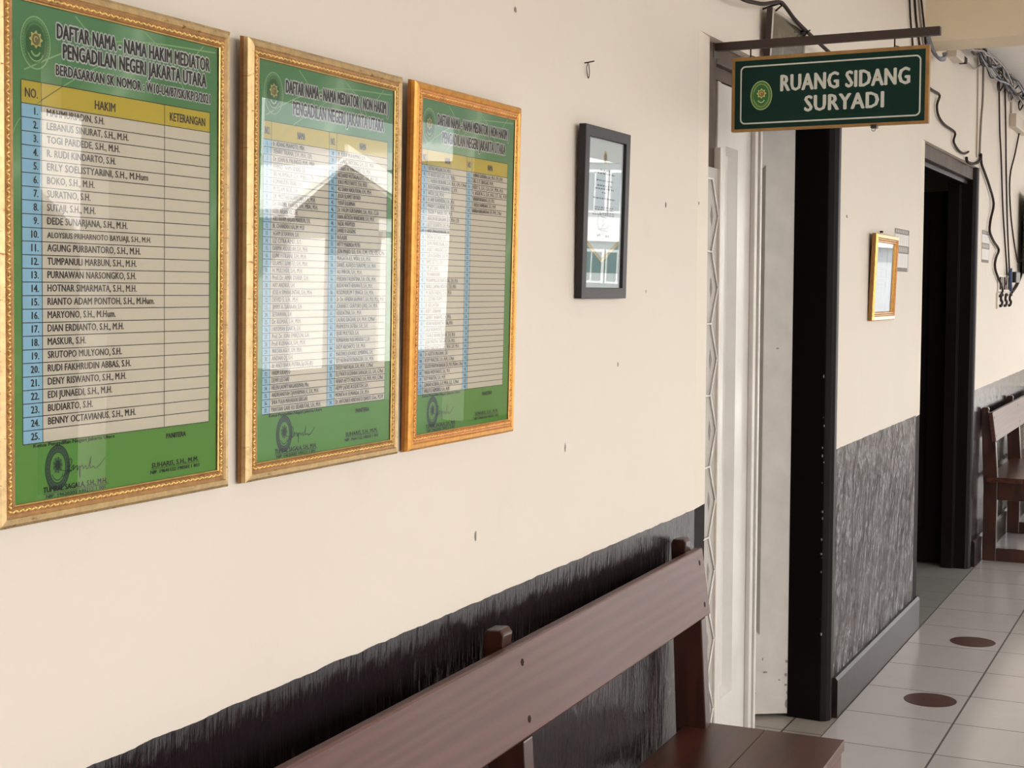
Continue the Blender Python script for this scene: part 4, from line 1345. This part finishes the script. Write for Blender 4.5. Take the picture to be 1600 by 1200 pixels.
cable('wall_cable', onwall([(5.62, 1.80), (5.547, 1.71), (5.317, 1.634), (5.06, 1.586)], 0.010), 0.010, 'cable', 'dark cable curving from the television down to the wall sockets')
for (pts, m, r_, lab) in (
        ([(1.427, 2.945), (1.478, 2.79), (1.531, 2.702), (1.58, 2.60)], 'cable', 0.0055, 'dark cable, first from the left of the four dropping beside the beam'),
        ([(1.541, 2.945), (1.61, 2.798), (1.714, 2.687), (1.76, 2.60)], 'cable', 0.0065, 'dark cable, second from the left of the four dropping beside the beam'),
        ([(1.629, 2.945), (1.715, 2.816), (1.806, 2.701), (1.84, 2.62)], 'cable_g', 0.006, 'grey cable, third from the left of the four dropping beside the beam'),
        ([(1.689, 2.945), (1.794, 2.814), (1.868, 2.704), (1.90, 2.60)], 'wire', 0.0055, 'dark cable, nearest the beam of the four dropping beside it')):
    cable('wall_cable', onwall(pts, 0.007), r_ * 0.8, m, lab)
t = tag(empty('cable_coil', (0, 1.86, 2.70)), 'blue-grey cable bundle coming round under the beam by the bar end', 'cable')
for k in range(4):
    b = MB()
    b.tube([(0.008 + k * .004, -0.01 + k * 0.006, 0.06), (0.02 + k * .005, -0.004 + k * .01, 0.022 - k * .004), (0.034 + k * .007, 0.05, -0.012 - k * .006), (0.05 + k * .006, 0.12, -0.03 + k * .004), (0.058 + k * .003, 0.2, -0.02 + k * .01), (0.03, 0.32, 0.03)], 0.0055, 'cable_b' if k != 2 else 'cable_g', 6, 4)
    b.build('cable_strand', t)
# ceiling bundle
t = tag(empty('cable_bundle', (0, 0, 0)), 'tangled blue-grey cable bundle running along the wall just under the ceiling', 'cable')
for k in range(9):
    b = MB()
    pts = []
    y = 2.3 + random.uniform(0, 1.0)
    ph = random.uniform(0, 6)
    while y < 9:
        pts.append((0.036 + 0.014 * math.sin(y * 2.1 + ph) + random.uniform(0, 0.02), y, 2.885 + 0.035 * math.sin(y * 1.7 + ph * 2) + random.uniform(-0.028, 0.022)))
        y += random.uniform(0.14, 0.4)
    b.tube(pts, random.uniform(0.004, 0.0065), random.choice(('cable_b', 'cable_g', 'cable', 'cable_b', 'cable_g')), 6, 3)
    b.build('cable_strand', t)
for k in range(5):
    b = MB()
    y = 3.9 + 0.5 * k
    b.tube([(0.02, y, 2.90), (0.045, y + 0.1, 2.94), (0.05, y + 0.2, 2.88), (0.03, y + 0.15, 2.83), (0.02, y + 0.3, 2.80), (0.02, y + 0.5, 2.87)], 0.005, ('cable', 'cable_g', 'wire', 'cable_b', 'cable')[k], 6, 4)
    b.build('cable_strand', t)

t = tag(empty('wall_fitting', (0, 2.45, 2.755)), 'cream and black cylinder fitting under the beam near the blue cables', 'device')  # unidentified wall fitting, not a light source
b = MB()
b.box((0, 0, 0.0), (0.05, 0.24, 0.045), 'plastic', 0.006)
b.build('holder', t)
b = MB()
b.box((0.006, 0.24, 0.012), (0.046, 0.36, 0.042), 'matt_black', 0.003)
b.build('black_cap', t)
cable('wall_cable', onwall([(2.91, 2.79), (3.02, 2.80), (3.2, 2.80), (3.36, 2.83), (3.5, 2.87)], 0.02), 0.005, 'cable_g', 'thin grey cable joining the black capped fitting to the ceiling bundle')

t = tag(empty('junction_box', (0, 4.83, 2.655)), 'cream box with a round socket high on the far wall', 'junction box')
b = MB()
b.box((0, 0, 0.0), (0.045, 0.62, 0.085), 'plastic', 0.006)
b.build('box_body', t)
b = MB()
b.cyl((0.045, 0.46, 0.045), (1, 0, 0), 0.05, 0.022, 'white_plastic', 24)
for a in range(6):
    tt = a * PI / 3
    b.cyl((0.067, 0.46 + 0.028 * math.cos(tt), 0.045 + 0.028 * math.sin(tt)), (1, 0, 0), 0.008, 0.002, 'cable', 8)
b.build('round_socket', t)

t = tag(empty('socket_panel', (0, 4.42, 1.488)), 'white double-row socket panel with cables plugged in on the far wall', 'socket')
b = MB()
b.box((0, 0, 0), (0.012, 0.70, 0.10), 'white_plastic', 0.003)
b.box((0, 0.03, 0.105), (0.010, 0.70, 0.215), 'white_plastic', 0.003)
b.build('panel_plate', t)
for k in range(3):
    b = MB()
    y = 0.06 + 0.21 * k
    b.tube([(0.016, y, 0.018), (0.016, y + 0.07, 0.02), (0.016, y + 0.10, 0.045), (0.016, y + 0.03, 0.058), (0.016, y + 0.06, 0.088), (0.016, y + 0.12, 0.086)], 0.009, 'wire', 6, 3)
    b.build('plug', t)
for k in range(5):
    b = MB()
    b.box((0.010, 0.07 + 0.10 * k, 0.12), (0.016, 0.105 + 0.10 * k, 0.20), 'cable_g' if k % 2 else 'cable', 0.002)
    b.build('socket_slot', t)
b = MB()
b.tube([(0.036, 4.80, 1.745), (0.036, 4.80, 1.68), (0.036, 4.83, 1.60)], 0.010, 'bluep', 8, 3)
tag(b.build('blue_plug'), 'blue plug sleeve hanging over the white socket panel', 'plug')
b = MB()
b.box((0.0175, 4.90, 1.655), (0.06, 5.10, 1.725), 'black_plastic', 0.006)
tag(b.build('power_adapter'), 'black power adapter plugged in beside the blue plug sleeve', 'adapter')

t = tag(empty('television', (0, 5.40, 1.72)), 'black wall-mounted television at the right edge above the far bench', 'television')
b = MB()
b.box((0.035, 0, 0), (0.085, 0.95, 0.55), 'black_plastic', 0.006)
b.build('housing', t)
b = MB()
b.box((0.0852, 0.02, 0.02), (0.0865, 0.93, 0.53), 'blackframe')
b.build('screen', t)
b = MB()
b.box((0, 0.3, 0.15), (0.035, 0.65, 0.40), 'steel', 0.003)
b.build('wall_mount', t)

# ================================================================== OUTSIDE, SEEN IN THE PICTURE GLASS
simple('floor_outside', [((5.9, -60, -0.3), (120, 140, -0.15))], 'ground', 'dark asphalt courtyard beyond the corridor', 'ground')  # unseen yard, taken as dark asphalt
# gabled white kiosk across the yard
t = tag(empty('courtyard_kiosk', (12.4, 14.3, -0.15)), 'white gabled courtyard building mirrored in the middle list', 'building')
b = MB()
b.box((0, 0.36, 0), (3, 1.36, 2.62), 'outwall')
b.box((0.25, 1.36, 0), (3, 3.5, 2.75), 'outgrey')
b.build('walls', t)
b = MB()
b.prism([(-0.1, 2.60), (1.5, 3.42), (3.4, 2.94), (3.4, 2.76), (-0.1, 2.46)], 0, -0.25, 3.2, 'outwall')
b.build('roof', t)
b = MB()
b.prism([(0.1, 2.45), (3.3, 2.60), (3.3, 2.86), (1.5, 3.38), (0.1, 2.60)], 0, -0.27, -0.251, 'outdark')
b.build('gable', t)
b = MB()
b.prism([(-0.25, 2.62), (1.5, 3.46), (1.5, 3.56), (-0.25, 2.70)], 0, -0.32, -0.25, 'outwall')
b.prism([(1.5, 3.42), (3.6, 2.86), (3.6, 3.20), (1.5, 3.76)], 0, -0.32, -0.25, 'outwall')
b.build('fascia', t)
t = tag(empty('boundary_wall', (12.6, 17.8, -0.15)), 'long white yard wall mirrored in the orange frame', 'wall')
b = MB()
b.box((0, 0, 0), (0.25, 4.6, 2.3), 'outwall')
b.build('masonry', t)
b = MB()
b.box((-0.03, 0, 2.3), (0.28, 4.6, 2.38), 'outgrey')
b.build('coping', t)
# white pier and dark lean-to mirrored in the nearest list
t = tag(empty('garden_wall', (7, 3.5, -0.15)), 'white stepped wall end across the yard mirrored in the nearest list', 'wall')
b = MB()
b.box((0, 0, 0), (0.3, 0.2, 3.34), 'outwall')
b.box((0, 0.2, 0), (0.3, 0.55, 2.9), 'outwall')
b.build('masonry', t)
t = tag(empty('lean_to', (6.5, 2.4, -0.15)), 'dark sloping lean-to roof with white edge across the yard', 'shed')
b = MB()
b.prism([(0, 2.55), (1.25, 1.62), (1.25, 0), (0, 0)], 0, 0, 0.4, 'outdark')
b.build('body', t)
b = MB()
b.prism([(0, 2.62), (1.3, 1.65), (1.3, 1.59), (0, 2.55)], 0, -0.05, 0.4, 'outwall')
b.build('roof_edge', t)
# two-storey office block far off with white framed windows
t = tag(empty('office_block', (10, 55, -0.3)), 'far grey office block with white framed windows mirrored in the black frame', 'building')
b = MB()
b.box((0, 0, 0), (32, 8, 10), 'outgrey')
b.build('walls', t)
b = MB()
b.box((-0.2, -0.25, 6.4), (32.2, 0, 7.2), 'outwall')
b.box((-0.2, -0.25, 2.95), (32.2, 0, 4.0), 'outwall')
b.build('floor_bands', t)
for r0, z0, z1 in ((0, 4.2, 6.1), (1, 1.1, 2.6)):
    for k in range(12):
        x0 = 6.0 + k * 1.25
        b = MB()
        b.box((x0, -0.12, z0), (x0 + 1.15, 0.0, z1), 'outwall')
        wn2 = b.build('window', t)
        b = MB()
        b.box((x0 + 0.10, -0.14, z0 + 0.12), (x0 + 0.53, -0.121, z1 - 0.12), 'outwin')
        b.box((x0 + 0.62, -0.14, z0 + 0.12), (x0 + 1.05, -0.121, z1 - 0.12), 'outwin')
        b.build('pane', wn2)
